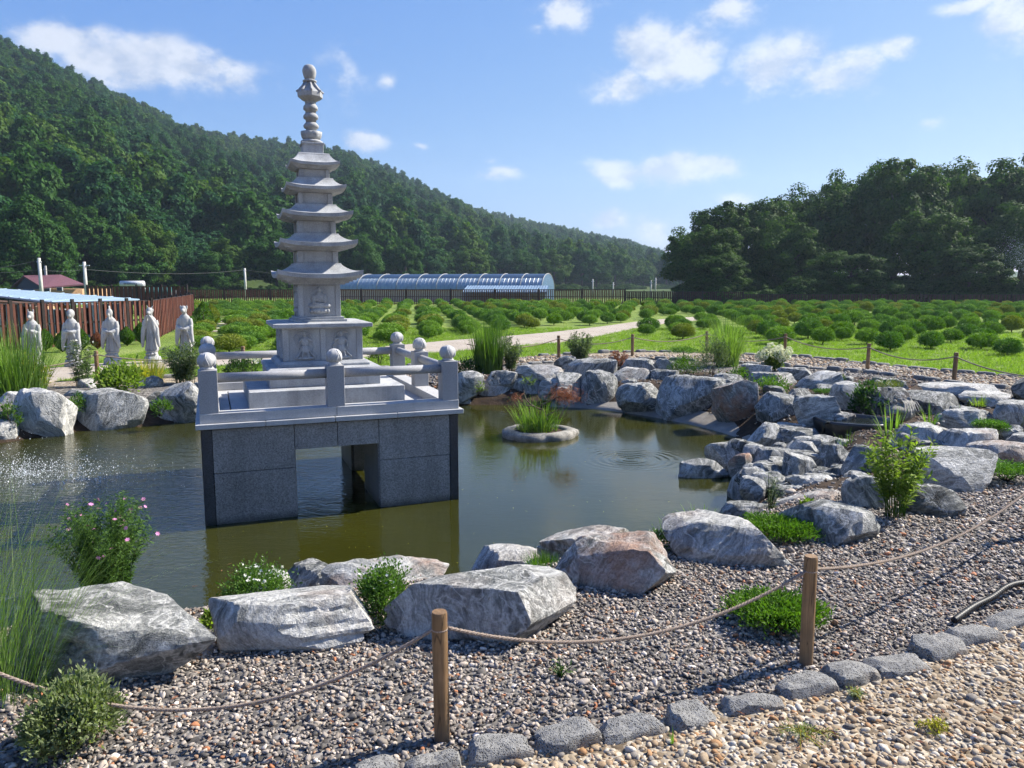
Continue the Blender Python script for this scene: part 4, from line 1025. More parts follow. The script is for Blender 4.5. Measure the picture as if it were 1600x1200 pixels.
kin = [p for p in KERB_IN if p[1] > 11.0 and p[0] > -1.0]
kerb_row(kin, .34, -.01, 'dark edging stones between far gravel and pebbles', 'dark flat edging stone in the far row between grey and beige gravel', 6)

# ================================================================== rope fence
def rope_post(x, y, h, r, label, group, hole=True):
    t_ = thing('rope_post', label, 'post', (x, y, 0), random.uniform(0, 6), group)
    t_.rotation_euler[0] = random.uniform(-.012, .012); t_.rotation_euler[1] = random.uniform(-.02, .02)
    MB().lathe([(r*1.0, -.1), (r, 0), (r*.99, h-.012), (r*.93, h-.002), (r*.9, h)], 28).build('post_shaft', 'post_wood', t_, False)
    c = MB(); c.lathe([(r*1.012, h-.078), (r*1.03, h-.074), (r*1.03, h-.062), (r*1.012, h-.058)], 24) if not hole else c.lathe([(r*1.02, h-.07), (r*1.02, h-.064)], 24)
    c.build('rope_groove', 'rope', t_, True)
    return t_
def hang(a, b, sag, n):
    a = np.array(a); b = np.array(b); return [a+(b-a)*t-np.array([0, 0, sag*4*t*(1-t)]) for t in np.linspace(0, 1, n)]
def rope(a, b, sag, r, label, group, strands=True):
    a = np.array(a, float); b = np.array(b, float); L = np.linalg.norm(b-a)
    if strands:
        n = int(L/.0055); base = np.array(hang(a, b, sag, n)); mb = MB(); t = (b-a)/L; s = np.cross(t, (0, 0, 1)); s /= np.linalg.norm(s); u = np.cross(s, t)
        for k in range(3):
            ph = 2*PI*k/3+np.arange(n)*(2*PI/ (.05/.0055)); mb.tube(list(base+(s[None]*np.cos(ph)[:, None]+u[None]*np.sin(ph)[:, None])*r*.52), r*.56, 6)
        fz = np.random.default_rng(int(L*1000)); k = int(L*420); i = fz.integers(0, n, k); D = rdir(fz, k)   # loose fibres
        V, F = leaves(base[i]+D*r*.8, unit(D+t*fz.normal(0, 1.2, (k, 1))), rdir(fz, k), fz.uniform(.006, .016, k), .0009)
        o = mb.build('rope', 'rope', None, True); f = mobj('loose_fibres', np_mesh('loose_fibres', V, F), 'fibre', o)
        f['kind'] = 'stuff'
    else:
        mb = MB(); mb.tube(hang(a, b, sag, 14), r, 6); o = mb.build('rope', 'rope', None, True)
    return tag(o, label, 'rope', group)
def base(px, py): p = at(px, py, 0); return p[0], p[1]
NP = [(-2.15, 2.62), base(691, 1156), base(1259, 1037), (3.62, 5.05)]
ng = 'wooden posts of the near rope fence'
PH = .505
for i, (x, y) in enumerate(NP):
    if i == 0 or i == 3: continue
    rope_post(x, y, PH, .0295, ('', 'nearest wooden rope post, in front of the wide flat slab', 'wooden rope post standing in the spreading juniper by the kerb', '')[i], ng)
rope_post(*NP[3], PH, .0295, 'wooden rope post just beyond the right edge of the picture', ng)
zr = PH-.067
rl = ('near rope running to the left edge from the nearest post', 'near rope sagging between the two near posts', 'near rope running to the right edge from the second post')
for i in range(3):
    a, b = NP[i], NP[i+1]; d = np.array(b)-np.array(a); d /= np.linalg.norm(d)
    rope((a[0]+d[0]*.028, a[1]+d[1]*.028, zr), (b[0]-d[0]*.028, b[1]-d[1]*.028, zr), (.30, .165, .16)[i], .0072, rl[i], 'ropes of the near fence')
FPp = [(1700,640),(1490,598),(1355,578),(1226,556),(1104,550),(988,557),(873,560),(730,572),(560,582),(381,584),(153,594),(-40,612)]
flab = ['','far rope post closest to the right edge','second far rope post from the right edge','far rope post just right of the white hydrangea','far rope post in the tall arching grass on the right','far rope post beside the dry little shrub','far rope post just left of the dense round shrub','','','far rope post seen under the back rail of the platform','far rope post standing behind the round leafy bush on the left','']
FB = [base(*p) for p in FPp]
for i, (x, y) in enumerate(FB):
    if flab[i]: rope_post(x, y, .52, .036, flab[i], 'wooden posts of the far rope fence', False)
for i in range(len(FB)-1):
    if i in (7, 8): continue
    a, b = FB[i], FB[i+1]
    rope((*a, .45), (*b, .45), .14, .011, 'far rope sagging between posts behind the pond', 'ropes of the far fence', False)

# ================================================================== black corrugated pipe
pth = smooth_line([(*at(1490, 978, .0)[:2], .03), (*at(1520, 958, .0)[:2], .035), (*at(1548, 945, 0)[:2], .04), (*at(1575, 932, 0)[:2], .06), (*at(1610, 922, 0)[:2], .05), (*at(1700, 905, 0)[:2], .03)], 40)
mb = MB(); mb.tube(pth, [.0155+.001*(1 if (i % 4) < 2 else -1) for i in range(len(pth))], 14); tag(mb.build('drain_pipe', 'black_plastic', None, True), 'black corrugated drain pipe lying behind the kerb stones', 'pipe')

# ================================================================== stone basin with spout stone
bp = at(1352, 694, -.16); bz = -.22
bas = thing('stone_basin', 'dark round stone basin brimming with water among the rocks', 'basin', (bp[0]+.06, bp[1]+.48, bz))
rb = .44
m_ = MB(); m_.lathe([(rb*.72, -.12), (rb*.86, .02), (rb*.97, .16), (rb, .25), (rb*.985, .275), (rb*.93, .28), (rb*.86, .262), (rb*.80, .21), (rb*.4, .15), (.02, .14)], 48, mod=lambda a, z: 1+.05*math.cos(2*a+.6)+.02*math.cos(5*a)); m_.build('basin_bowl', 'basin_stone', bas, True)
m_ = MB(); m_.lathe([(.02, .243), (rb*.86, .244)], 40, mod=lambda a, z: 1+.05*math.cos(2*a+.6)+.02*math.cos(5*a)); m_.f = m_.f[:-2]; m_.build('basin_water', 'clear_water', bas, True)
m_ = MB(); pts = [(-rb*.86, -.2, .262), (-rb*1.0, -.24, .268), (-rb*1.05, -.25, .2), (-rb*1.06, -.25, .05), (-rb*1.06, -.25, -.12)]; m_.tube(smooth_line(pts, 5), [.02-.0006*i for i in range(21)], 7); m_.build('trickle', 'clear_water', bas, True)
sp = at(1408, 652, .1); spt = MB(); r = np.random.default_rng(5)
spt.ell((0, 0, 0), (.15, .13, .11)); spt.ell((-.12, -.03, .05), (.13, .08, .05)); spt.ell((-.20, -.03, .03), (.06, .06, .035)); spt.ell((.06, 0, .09), (.10, .09, .06))
for k in range(7): spt.tube([(-.12+.05*k, -.11+.01*k, -.05), (-.10+.05*k, -.12, .04), (-.05+.04*k, -.06, .13), (.0+.03*k, .02, .16)], [.008, .012, .012, .006], 6)
for k in range(4): spt.ell((-.14+.09*k, .0, .15+.012*(k % 2)), (.028, .03, .03))
me = to_mesh_remeshed(spt, .012, 2); tag(mobj('spout_stone', me, 'ring_stone', None, (sp[0], sp[1], .15), .5), 'grey carved dragon-like spout stone above the basin', 'carving')

# ================================================================== planter ring in the pond
pr = at(843, 688, ZW); plc = (pr[0]+.0, pr[1]+.30)
pl = thing('stone_planter', 'beige-grey stone ring planter standing in the pond', 'planter', (*plc, ZW))
m_ = MB(); m_.lathe([(.44, -.25), (.47, -.02), (.485, .03), (.475, .075), (.43, .10), (.36, .105), (.32, .08), (.31, .04), (.05, .05)], 56, mod=lambda a, z: 1+.08*math.cos(2*a)+.04*math.sin(3*a+1)+.03*math.sin(6*a+z*14)+.02*math.sin(11*a+z*20)+.012*math.sin(19*a)); o = m_.build('planter_ring', 'ring_stone', pl, True)
m_ = MB(); m_.lathe([(.05, .072), (.2, .085), (.33, .07)], 24); m_.f = m_.f[:-2]; m_.build('planter_soil', 'soil', pl, True)

# ================================================================== plant label
lp = at(193, 962, 0.0); tg = thing('plant_label', 'small white and yellow plastic plant label on a stake', 'label', (lp[0], lp[1], -.05), -.1)
zt = atY(195, 925, lp[1])[2]+.05
MB().tube([(0, 0, 0), (-.004, 0, zt*.6), (.002, 0, zt-.02)], .003, 6).build('stake', 'tag_yellow', tg)
m_ = MB(); m_.add([(-.018, -.002, zt-.035), (.012, -.002, zt-.035), (.02, -.002, zt-.012), (.042, -.002, zt-.008), (.046, -.002, zt+.026), (-.04, -.002, zt+.026), (-.04, -.002, zt-.008), (-.02, -.002, zt-.012)], [tuple(range(8))]); tb = m_.build('label_body', 'tag_yellow', tg)
sol = tb.modifiers.new('t', 'SOLIDIFY'); sol.thickness = .003
MB().box(-.010, -.0065, zt+.009, .056, .002, .030).build('label_card', 'tag_white', tg, bevel=.0006)
m_ = MB()                                                    # three small dark characters
for k in range(3):
    x = -.022+.012*k
    for (dx, dz, w_, h_) in ((-.003, .004, .007, .0016), (-.003, -.004, .007, .0016), (-.0055, 0, .0016, .008), (.0012, 0, .0016, .009)) if k != 1 else ((-.002, 0, .0016, .010), (-.002, .001, .007, .0016), (-.0005, -.005, .008, .0016)): m_.box(x+dx, -.0082, zt+.010+dz, w_, .0008, h_)
pq = m_.build('printed_name', 'ink', tg); pq['kind'] = 'stuff'
# ================================================================== planting
def place(x0, y0, x1, y1, zb):
    c = at((x0+x1)/2, y1, zb); wd = (x1-x0)/FPX*depth(c); h = atY((x0+x1)/2, y0, c[1])[2]-zb
    return c, wd, h
def clumpy(rng, n, r, L, W, ncl=26, up=.5, spread=.22, low=-.15, dirup=.5):
    """leaves gathered in clumps on and inside an ellipsoid of radii r standing on z=0"""
    D = rdir(rng, ncl*3); D = D[D[:, 2] > low][:ncl]; C = D*np.array(r)*rng.uniform(.55, .92, (len(D), 1)); C[:, 2] = C[:, 2]+r[2]*0
    k = rng.integers(0, len(C), n); P = C[k]+rng.normal(0, 1, (n, 3))*np.array(r)*spread
    P[:, 2] = np.maximum(P[:, 2], -r[2]*.9); out = unit(P/np.array(r)+1e-6)
    Dv = unit(out*.7+np.array([0, 0, dirup])+rng.normal(0, .55, (n, 3)))
    return leaves(P, Dv, rdir(rng, n)+np.array([0, 0, .6]), L*rng.uniform(.6, 1.3, n), W*rng.uniform(.7, 1.2, n))
def stems(rng, n, H, spread, base_r, thick, curve=.25):
    paths = []
    for i in range(n):
        a = rng.uniform(0, 2*PI); s = spread*math.sqrt(rng.uniform(.03, 1)); b = np.array([math.cos(a)*base_r*rng.uniform(0, 1), math.sin(a)*base_r*rng.uniform(0, 1), 0])
        h = H*rng.uniform(.7, 1.05)*(1-.25*(s/max(spread, 1e-6))**2); e = np.array([math.cos(a)*s, math.sin(a)*s, h])
        m = (b+e)/2+np.array([math.cos(a), math.sin(a), 0])*(-curve*s)+rng.normal(0, .02*H, 3)
        paths.append([((1-t)**2)*b+2*t*(1-t)*m+t*t*e for t in np.linspace(0, 1, 7)])
    return paths
def stem_leaves(rng, paths, per, L, W, t0=.2, droop=0., jit=.012, lift=.35):
    P = []; D = []
    for p in paths:
        p = np.array(p); t = rng.uniform(t0, 1, per); q = t*(len(p)-1); i = np.minimum(q.astype(int), len(p)-2); f = (q-i)[:, None]
        pt = p[i]*(1-f)+p[i+1]*f; tg_ = unit(p[i+1]-p[i]); s = rdir(rng, per); s = unit(s-tg_*(s*tg_).sum(1, keepdims=True))
        P.append(pt+s*jit*rng.uniform(0, 1, (per, 1))); D.append(s+tg_*lift+np.array([0, 0, -droop]))
    P = np.concatenate(P); D = np.concatenate(D); n = len(P)
    return leaves(P, D, rdir(rng, n)+np.array([0, 0, 1.2]), L*rng.uniform(.6, 1.25, n), W*rng.uniform(.7, 1.2, n))
def stem_mesh(paths, r0, r1, n=5):
    mb = MB()
    for p in paths: mb.tube(p, [r0+(r1-r0)*i/(len(p)-1) for i in range(len(p))], n)
    return mb.mesh('stem', True)
def part(nm, vf, mat, parent, stuff=True, smooth=False):
    o = mobj(nm, vf if isinstance(vf, bpy.types.Mesh) else np_mesh(nm, vf[0], vf[1], smooth), mat, parent)
    if stuff: o['kind'] = 'stuff'
    return o
def flower_geo(rng, P, size, petals=5, up=(0, -.3, 1)):
    """small open flowers: a star of petals at each point"""
    n = len(P); Vs = []; Fs = []; b = 0
    for i in range(n):
        nrm = unit(np.array(up)+rng.normal(0, .5, 3)); a = unit(np.cross(nrm, rng.normal(size=3))); c = np.cross(nrm, a); s = size*rng.uniform(.75, 1.2)
        ang = np.arange(petals)*2*PI/petals+rng.uniform(0, 1); D = a[None]*np.cos(ang)[:, None]+c[None]*np.sin(ang)[:, None]+nrm[None]*.25
        v, f = leaves(np.repeat(P[i][None], petals, 0), D, np.repeat(nrm[None], petals, 0), s, s*.8); Vs.append(v); Fs.append(f+b); b += len(v)
    return np.concatenate(Vs), np.concatenate(Fs)
seedc = [50]
def R_(): seedc[0] += 1; return np.random.default_rng(seedc[0])
def bush(name, box, zb, label, mat, L, W, n, cat='shrub', ncl=30, group=None, flowers=None, flat=1.0, spread=.22, deep=.85, up=.5):
    c, wd, h = place(*box, zb); g = R_(); r = (wd/2*.92, wd/2*deep, h*.62*flat)
    t_ = thing(name, label, cat, (c[0], c[1]+wd/2*deep*.8, zb), g.uniform(0, 6), group)
    V, F = clumpy(g, n, r, L, W, ncl, spread=spread, dirup=up); V[:, 2] += h*.40
    part('foliage', (V, F), mat, t_)
    part('stem', stem_mesh(stems(g, 9, h*.75, wd*.3, .03, .004), .005, .002), 'bark', t_)
    if flowers:
        fm, k, s = flowers; i = g.integers(0, len(V)//4, k*6)*4; q = V[i]; q = q[np.argsort(-(q[:, 2]+.25*np.abs(q[:, 0])))[:k]]; q = q+np.array([0, 0, .012])
        part('flower', flower_geo(g, q, s), fm, t_)
    return t_
def stemmy(name, box, zb, label, mat, nst, per, L, W, cat='shrub', flowers=None, base_r=.05, lift=.35, droop=0., t0=.15, sm='leaf_dark', spread=.5, thick=.004, group=None):
    c, wd, h = place(*box, zb); g = R_(); t_ = thing(name, label, cat, (c[0], c[1]+wd*.25, zb), g.uniform(0, 6), group)
    p = stems(g, nst, h, wd*spread, base_r, thick)
    part('stem', stem_mesh(p, thick, thick*.4, 5), sm, t_); part('foliage', stem_leaves(g, p, per, L, W, t0, droop, lift=lift), mat, t_)
    if flowers:
        fm, k, s = flowers; ends = np.array([q[-1] if g.uniform() < .5 else q[-2] for q in p]); ends = ends[g.permutation(len(ends))[:k]]+g.normal(0, .012, (min(k, len(ends)), 3)); part('flower', flower_geo(g, ends, s, 6), fm, t_)
    return t_
def grass(name, px, py, zb, label, mat, n, L, W, spread, bend, base_r, cat='grass', heading=None, group=None, mats2=None, k=6, loc=None):
    p = at(px, py, zb) if loc is None else loc; g = R_(); t_ = thing(name, label, cat, (p[0], p[1], zb), 0, group)
    def mk(n):
        a = g.uniform(0, 2*PI, n); rr = base_r*np.sqrt(g.uniform(0, 1, n)); P = np.stack([rr*np.cos(a), rr*np.sin(a), np.zeros(n)], 1)
        a2 = a+g.normal(0, .6, n); s = np.abs(g.normal(0, spread, n)); D = np.stack([np.cos(a2)*s, np.sin(a2)*s, np.ones(n)], 1)
        if heading is not None: D += np.array(heading)*g.uniform(0, 1, (n, 1))
        return blades(P, D, L*g.uniform(.55, 1.1, n), W*g.uniform(.7, 1.2, n), bend*g.uniform(.4, 1.4, n), k)
    part('blade', mk(n), mat, t_)
    if mats2: part('pale_blade', mk(int(n*.35)), mats2, t_)
    return t_
# --- foreground
grass('fountain_grass', 12, 1085, 0, 'tall arching fountain grass at the left edge in the foreground', 'grass_blade', 210, .98, .0030, .30, .75, .15, heading=(.45, .25, 0), mats2='grass_pale', k=9)
grass('fountain_grass', -60, 1050, 0, 'second fountain grass clump, partly cut by the left edge', 'grass_blade', 150, 1.02, .0030, .30, .7, .16, heading=(.5, .3, 0), mats2='grass_pale', k=9)
stemmy('flowering_bush', (78,778,222,962), -.08, 'upright green bush with small pink flowers at the near shore', 'leaf_mid', 120, 150, .021, .008, flowers=('petal_pink', 34, .013), base_r=.12, thick=.0026, spread=.54)
bush('flowering_shrub', (338,900,452,962), -.1, 'low shrub with white flowers left of the big pale boulder', 'leaf_mid', .018, .010, 3800, flowers=('petal_white', 42, .011))
bush('flowering_shrub', (545,903,646,990), -.04, 'low white-flowered shrub between the pale boulder and the flat slab', 'leaf_mid', .017, .010, 5200, flowers=('petal_white', 22, .009))
bush('sage_shrub', (2,1100,168,1205), 0, 'round grey-green shrub in the bottom left corner', 'leaf_sage', .025, .010, 8500, ncl=60, spread=.15)
grass('grass_tuft', 848, 893, -.06, 'bright green tuft behind the flat slab', 'leaf_juniper', 260, .12, .006, .55, .5, .09)
grass('grass_tuft', 1092, 835, -.08, 'tuft of broad pale grass behind the pale flat-topped boulder', 'grass_blade', 46, .24, .013, .55, .45, .06)
grass('grass_tuft', 1046, 852, -.06, 'thin grass tuft beside the reddish boulder', 'grass_blade', 34, .22, .009, .5, .5, .05)
bush('weed', (1012,835,1052,868), -.02, 'small leafy weed with white specks left of the pale flat-topped boulder', 'leaf_mid', .022, .009, 600, cat='plant', flowers=('petal_white', 8, .007))
def juniper(box, zb, label, n=5200, flat=1.0, mat='leaf_juniper', h=None):
    c, wd, hh = place(*box, zb); g = R_(); hh = h or max(.07, hh*.55)
    dp = wd*.55 if h is None else wd*.85
    t_ = thing('juniper', label, 'juniper', (c[0], c[1]+dp*.48, zb), g.uniform(-.2, .2))
    ns = 46; P = []; D = []
    for i in range(ns):                                     # sprays radiating low over the gravel
        a = g.uniform(0, 2*PI); L = g.uniform(.45, 1.0); m = n//ns; t = np.sqrt(g.uniform(.02, 1, m))*L; e = np.array([math.cos(a)*wd/2, math.sin(a)*dp/2])
        z = hh*(.35+.65*np.sin(np.clip(t*2.2, 0, PI))*g.uniform(.7, 1.1)); w_ = .022+.03*(1-t)
        P.append(np.stack([e[0]*t+g.normal(0, 1, m)*w_, e[1]*t+g.normal(0, 1, m)*w_, np.maximum(z*(1-.55*t)+g.normal(0, .012, m), .004)], 1))
        D.append(np.stack([e[0]*2+g.normal(0, .35, m), e[1]*2+g.normal(0, .35, m), .5+g.normal(0, .35, m)], 1))
    P = np.concatenate(P); D = np.concatenate(D); k = len(P)
    part('foliage', leaves(P, D, rdir(g, k), .026*g.uniform(.6, 1.3, k), .0085), mat, t_)
    part('stem', stem_mesh([[(0, 0, 0), (math.cos(a)*wd*.2, math.sin(a)*dp*.2, hh*.4), (math.cos(a)*wd*.4, math.sin(a)*dp*.4, hh*.35)] for a in np.arange(9)*.7], .006, .002), 'bark', t_)
    return t_
juniper((1150,922,1320,1006), 0, 'bright green juniper spreading around the right rope post', 8000, h=.14)
juniper((1168,782,1302,860), -.02, 'green juniper spreading between the pale and the dark swirled boulder', 6500, h=.16)
juniper((1533,642,1584,684), .06, 'round dark juniper cushion on the flat rocks, right side', 3200, mat='leaf_pine_deep', h=.20)
juniper((1546,716,1650,764), 0, 'juniper at the right edge beside the hollow slab', 4200, mat='leaf_pine_deep', h=.2)
stemmy('leafy_plant', (1352,672,1474,818), 0, 'tall bright leafy plant with bare lower stems by the cascade', 'leaf_bright', 42, 48, .052, .017, cat='plant', base_r=.09, t0=.30, lift=.55, sm='leaf_mid', spread=.52, thick=.0026)
stemmy('wispy_weed', (1186,738,1226,802), -.1, 'feathery blue-green weed beside the blocky light rock', 'leaf_grey', 7, 60, .03, .005, cat='plant', t0=.05, base_r=.02)
stemmy('small_weed', (860,1034,894,1062), 0, 'tiny weed sprouting alone in the grey gravel', 'leaf_mid', 6, 9, .03, .006, cat='plant', base_r=.01, spread=.6)
for (b_, lb) in (((1205,1112,1335,1168), 'sparse creeping weed patch on the beige pebbles, larger one'), ((1440,1126,1502,1156), 'small creeping weed patch on the beige pebbles at right'), ((1335,1085,1360,1105),'tiny weed sprig on the beige pebbles near the kerb')):
    c, wd, h = place(*b_, 0); g = R_(); t_ = thing('creeping_weed', lb, 'weed', (c[0], c[1]+.06, 0)); ps = []
    for i in range(16): a = g.uniform(0, 6.28); l = wd*.5*g.uniform(.3, 1); ps.append([(g.normal(0, wd*.12), g.normal(0, .04), .012), (math.cos(a)*l*.5, math.sin(a)*l*.22, .035), (math.cos(a)*l, math.sin(a)*l*.4, .02)])
    part('stem', stem_mesh(ps, .0016, .0008, 4), 'leaf_yellow', t_); part('foliage', stem_leaves(g, [np.array(p) for p in ps], 11, .020, .005, 0, jit=.010), 'leaf_yellow' if 'small' in lb else 'leaf_sage', t_)
grass('grass_sprout', 1051, 1165, 0, 'single grass sprout on the beige pebbles', 'grass_blade', 5, .07, .005, .4, .3, .006)
# --- cascade and right bank
grass('basin_grass', 1392, 690, -.06, 'long grass blades in front of the basin rim', 'grass_blade', 30, .46, .016, .42, .45, .08)
grass('basin_grass', 1322, 702, -.14, 'thin grass tuft under the basin at its left', 'grass_blade', 22, .26, .008, .5, .5, .05)
grass('basin_grass', 1452, 664, .02, 'grass tuft behind the leafy plant top', 'grass_blade', 26, .30, .012, .55, .5, .06)
grass('basin_grass', 1502, 668, .04, 'upright grass blades beside the pink slab', 'grass_blade', 14, .30, .014, .35, .3, .05)
grass('basin_grass', 1530, 634, .05, 'low grass tuft on the flagstones', 'leaf_bright', 60, .16, .010, .8, .5, .10)
grass('basin_grass', 1590, 662, .05, 'low grass at the right edge behind the juniper cushion', 'leaf_bright', 60, .16, .010, .9, .5, .14)
bush('groundcover', (1338,606,1392,656), -.06, 'dark broad-leaved plant behind the basin', 'leaf_dark', .07, .035, 420, cat='plant', ncl=14)
bush('groundcover', (1372,596,1424,616), .06, 'brownish moss cushion on the dark rock behind the basin', 'leaf_pine_warm', .02, .008, 1400, cat='plant')
juniper((1288,578,1330,600), 0, 'small juniper behind the pale pointed rock', 1500, mat='leaf_pine_deep', h=.16)
juniper((1308,592,1356,612), -.02, 'juniper trailing over the pale pointed rock', 1500, mat='leaf_juniper', h=.14)
juniper((1276,604,1316,622), -.04, 'juniper between the white rock and the upright streaked boulder', 1200, mat='leaf_pine_deep', h=.14)
bush('groundcover', (1178,594,1248,622), -.06, 'leafy ground cover above the rounded blue-grey boulder', 'leaf_mid', .05, .022, 900, cat='plant', ncl=22)
bush('groundcover', (1140,576,1180,606), -.04, 'green ground cover behind the rust-orange boulder', 'leaf_mid', .045, .02, 500, cat='plant')
bush('groundcover', (1050,562,1104,590), -.04, 'bright low ground cover on the far shore', 'leaf_juniper', .045, .014, 1500, cat='plant', ncl=24)
bush('groundcover', (1212,652,1246,664), -.2, 'green sprig at the foot of the blue-grey boulder', 'leaf_dark', .05, .025, 240, cat='plant')
stemmy('sprout', (1408,748,1430,766), 0, 'small sprout beside the broad pale slab', 'leaf_bright', 5, 10, .04, .02, cat='plant', base_r=.02)
grass('slab_grass', 1498, 734, .12, 'dry grass in the hollow of the broad pale slab', 'grass_pale', 70, .12, .007, .9, .4, .14)
# hydrangea with cream flower heads
c, wd, h = place(1188,540,1248,582, .0); g = R_(); t_ = thing('hydrangea', 'cream-white hydrangea bush in the far gravel', 'shrub', (c[0], c[1]+.3, 0))
p_ = stems(g, 22, h*.9, wd*.42, .08, .004); part('stem', stem_mesh(p_, .006, .003), 'leaf_mid', t_); part('foliage', stem_leaves(g, p_, 26, .085, .05, .1), 'leaf_bright', t_)
for q in p_[:15]:
    n = 150; d = rdir(g, n); P = np.array(q[-1])+d*np.array([.065, .065, .085])*g.uniform(.8, 1.05, (n, 1)); part('flower', leaves(P, d+rdir(g, n)*.8, d, .035, .03), 'petal_cream', t_)
bush('grey_shrub', (1092,534,1142,592), -.04, 'rounded grey-green shrub in front of the tall grass on the right', 'leaf_grey', .05, .012, 2600, ncl=34)
grass('tall_grass', 1136, 572, 0, 'tall arching grass clump at the far right shore', 'grass_blade', 460, 1.05, .012, .28, .55, .22, mats2='grass_pale', k=8)
c, wd, h = place(1044,544,1090,564, 0); g = R_(); t_ = thing('dwarf_pine', 'dwarf mushroom-shaped pine in the far gravel', 'shrub', (c[0], c[1], 0)); V, F = clumpy(g, 1100, (wd*.5, wd*.42, h*.28), .05, .012, 20); V[:, 2] += h*.72
part('foliage', (V, F), 'leaf_pine_deep', t_); part('trunk', stem_mesh([[(0, 0, 0), (.02, 0, h*.35), (0, 0, h*.75)]], .02, .012, 7), 'bark', t_, False)
grass('reed_grass', 764, 582, 0, 'tall upright reed grass on the far shore', 'leaf_mid', 560, 1.02, .013, .15, .25, .26, mats2='grass_blade', k=6)
stemmy('upright_shrub', (776,522,818,584), -.02, 'upright dark shrub touching the reed grass', 'leaf_grey', 26, 90, .06, .016, base_r=.1, lift=.7)
stemmy('dense_shrub', (882,518,932,574), 0, 'dense round shrub beside the far rope post', 'leaf_grey', 46, 90, .06, .016, base_r=.12, lift=.6)
stemmy('dry_shrub', (952,544,984,578), 0, 'dry brownish little shrub on the far shore', 'leaf_dry', 22, 50, .045, .014, base_r=.08, lift=.7)
bush('groundcover', (700,566,764,592), -.08, 'dark trailing ground cover right of the platform', 'leaf_dark', .06, .025, 900, cat='plant')
stemmy('wispy_weed', (800,560,830,590), -.02, 'thin grey weed stems beside the reed grass', 'leaf_dry', 14, 14, .03, .008, cat='plant', base_r=.05)
# --- planter
pz = ZW+.08
grass('planter_grass', 0, 0, pz, 'bright grass growing in the ring planter', 'grass_blade', 190, .50, .010, .42, .5, .27, loc=(plc[0]-.02, plc[1], pz), mats2='leaf_bright')
g = R_(); t_ = thing('planter_weed', 'low leafy weeds in the ring planter', 'plant', (*plc, pz)); V, F = clumpy(g, 900, (.3, .27, .12), .05, .012, 24); V[:, 2] += .06; part('foliage', (V, F), 'leaf_mid', t_)
t_ = thing('dead_sapling', 'dead sapling with rusty brown needles in the planter', 'sapling', (plc[0]+.08, plc[1]-.02, pz))
bp_ = [[(.06, 0, 0), (.04, 0, .14), (-.02, .02, .28), (-.04, 0, .36)], [(-.02, .02, .28), (-.16, .03, .34), (-.26, .02, .44), (-.29, .02, .56)], [(-.04, 0, .36), (.08, -.02, .42), (.20, -.03, .48), (.32, -.02, .50)], [(-.16, .03, .34), (-.28, .0, .36), (-.36, .0, .46)], [(.08, -.02, .42), (.12, .05, .5), (.2, .05, .58)], [(.02, 0, .2), (.12, 0, .26), (.2, 0, .3)]]
bp_ = [smooth_line(b, 4) for b in bp_]; part('branch', stem_mesh(bp_, .013, .005, 7), 'branch', t_, True)
P = np.concatenate([np.array([.26, -.02, .50])+g.normal(0, 1, (900, 3))*np.array([.11, .06, .055]), np.array([-.40, .0, .47])+g.normal(0, 1, (160, 3))*np.array([.04, .03, .03])]); part('needles', leaves(P, rdir(g, len(P))+np.array([.5, 0, -.5]), rdir(g, len(P)), .05, .006), 'leaf_dry', t_)
# --- left bank
grass('tall_grass', 22, 618, -.02, 'tall feathery grass at the left edge hiding the first statue', 'grass_blade', 620, 1.12, .011, .30, .5, .42, mats2='leaf_mid', k=7)
bush('yellow_shrub', (22,562,70,616), -.02, 'yellowish shrub in front of the tall feathery grass', 'leaf_yellow', .05, .02, 700, ncl=24)
stemmy('aster_bush', (98,526,150,608), -.02, 'thin upright aster bush in front of the second statue', 'leaf_grey', 18, 60, .07, .016, base_r=.12, flowers=('petal_white', 14, .025))
bush('round_bush', (140,578,216,620), -.06, 'low round glossy leafy bush on the left bank', 'leaf_bright', .07, .038, 1700, ncl=36)
grass('yellow_grass', 232, 596, 0, 'yellow-green grass clump in front of the fourth statue', 'leaf_yellow', 300, .48, .011, .6, .7, .22, mats2='grass_blade')
stemmy('dark_shrub', (248,532,316,604), -.02, 'spreading dark grey-green shrub in front of the fifth statue', 'leaf_grey', 44, 80, .07, .018, base_r=.2, lift=.6)
bush('dark_shrub', (343,562,384,592), 0, 'small dark shrub seen below the back rail', 'leaf_dark', .05, .02, 900)
bush('flowering_shrub', (374,560,410,586), 0, 'pale flowering shrub seen below the back rail', 'leaf_mid', .05, .03, 500, flowers=('petal_cream', 30, .05))
bush('round_bush', (575,540,606,572), .0, 'bright round bush seen between the pagoda and the balustrade', 'leaf_bright', .06, .02, 900)
for (b_, z_, lb, mt) in (((-6,636,26,672), -.25, 'weeds between the boulders at the left edge', 'leaf_mid'), ((102,618,126,652), -.2, 'weeds in the gap between the two big left boulders', 'leaf_mid'), ((232,626,262,652), -.2, 'sprig hanging in the gap beside the two-tone boulder', 'leaf_mid'), ((36,606,62,622), -.1, 'small ground plant behind the pyramid-shaped boulder', 'leaf_juniper'), ((120,570,140,586), 0, 'grass patch at the edge of the concrete path', 'leaf_juniper')):
    bush('gap_weed', b_, z_, lb, mt, .05, .018, 350, cat='plant', ncl=12)
# --- sprigs spilling over the rocks
for (b_, z_, lb) in (((812,590,842,604), -.1, 'green sprig between the far waterline rocks'), ((736,598,760,616), -.2, 'small weed between the rocks right of the platform'), ((1355,772,1376,792), -.02, 'small sprout left of the leafy plant'), ((1255,785,1276,798), .02, 'tiny bright sprout on the pinkish flat rock'), ((100,930,180,962), -.06, 'yellow-green leaves at the foot of the pink bush'), ((312,962,340,990), -.02, 'small weed between the two big foreground boulders')):
    bush('sprout', b_, z_, lb, 'leaf_bright', .035, .015, 160, cat='plant', ncl=9)

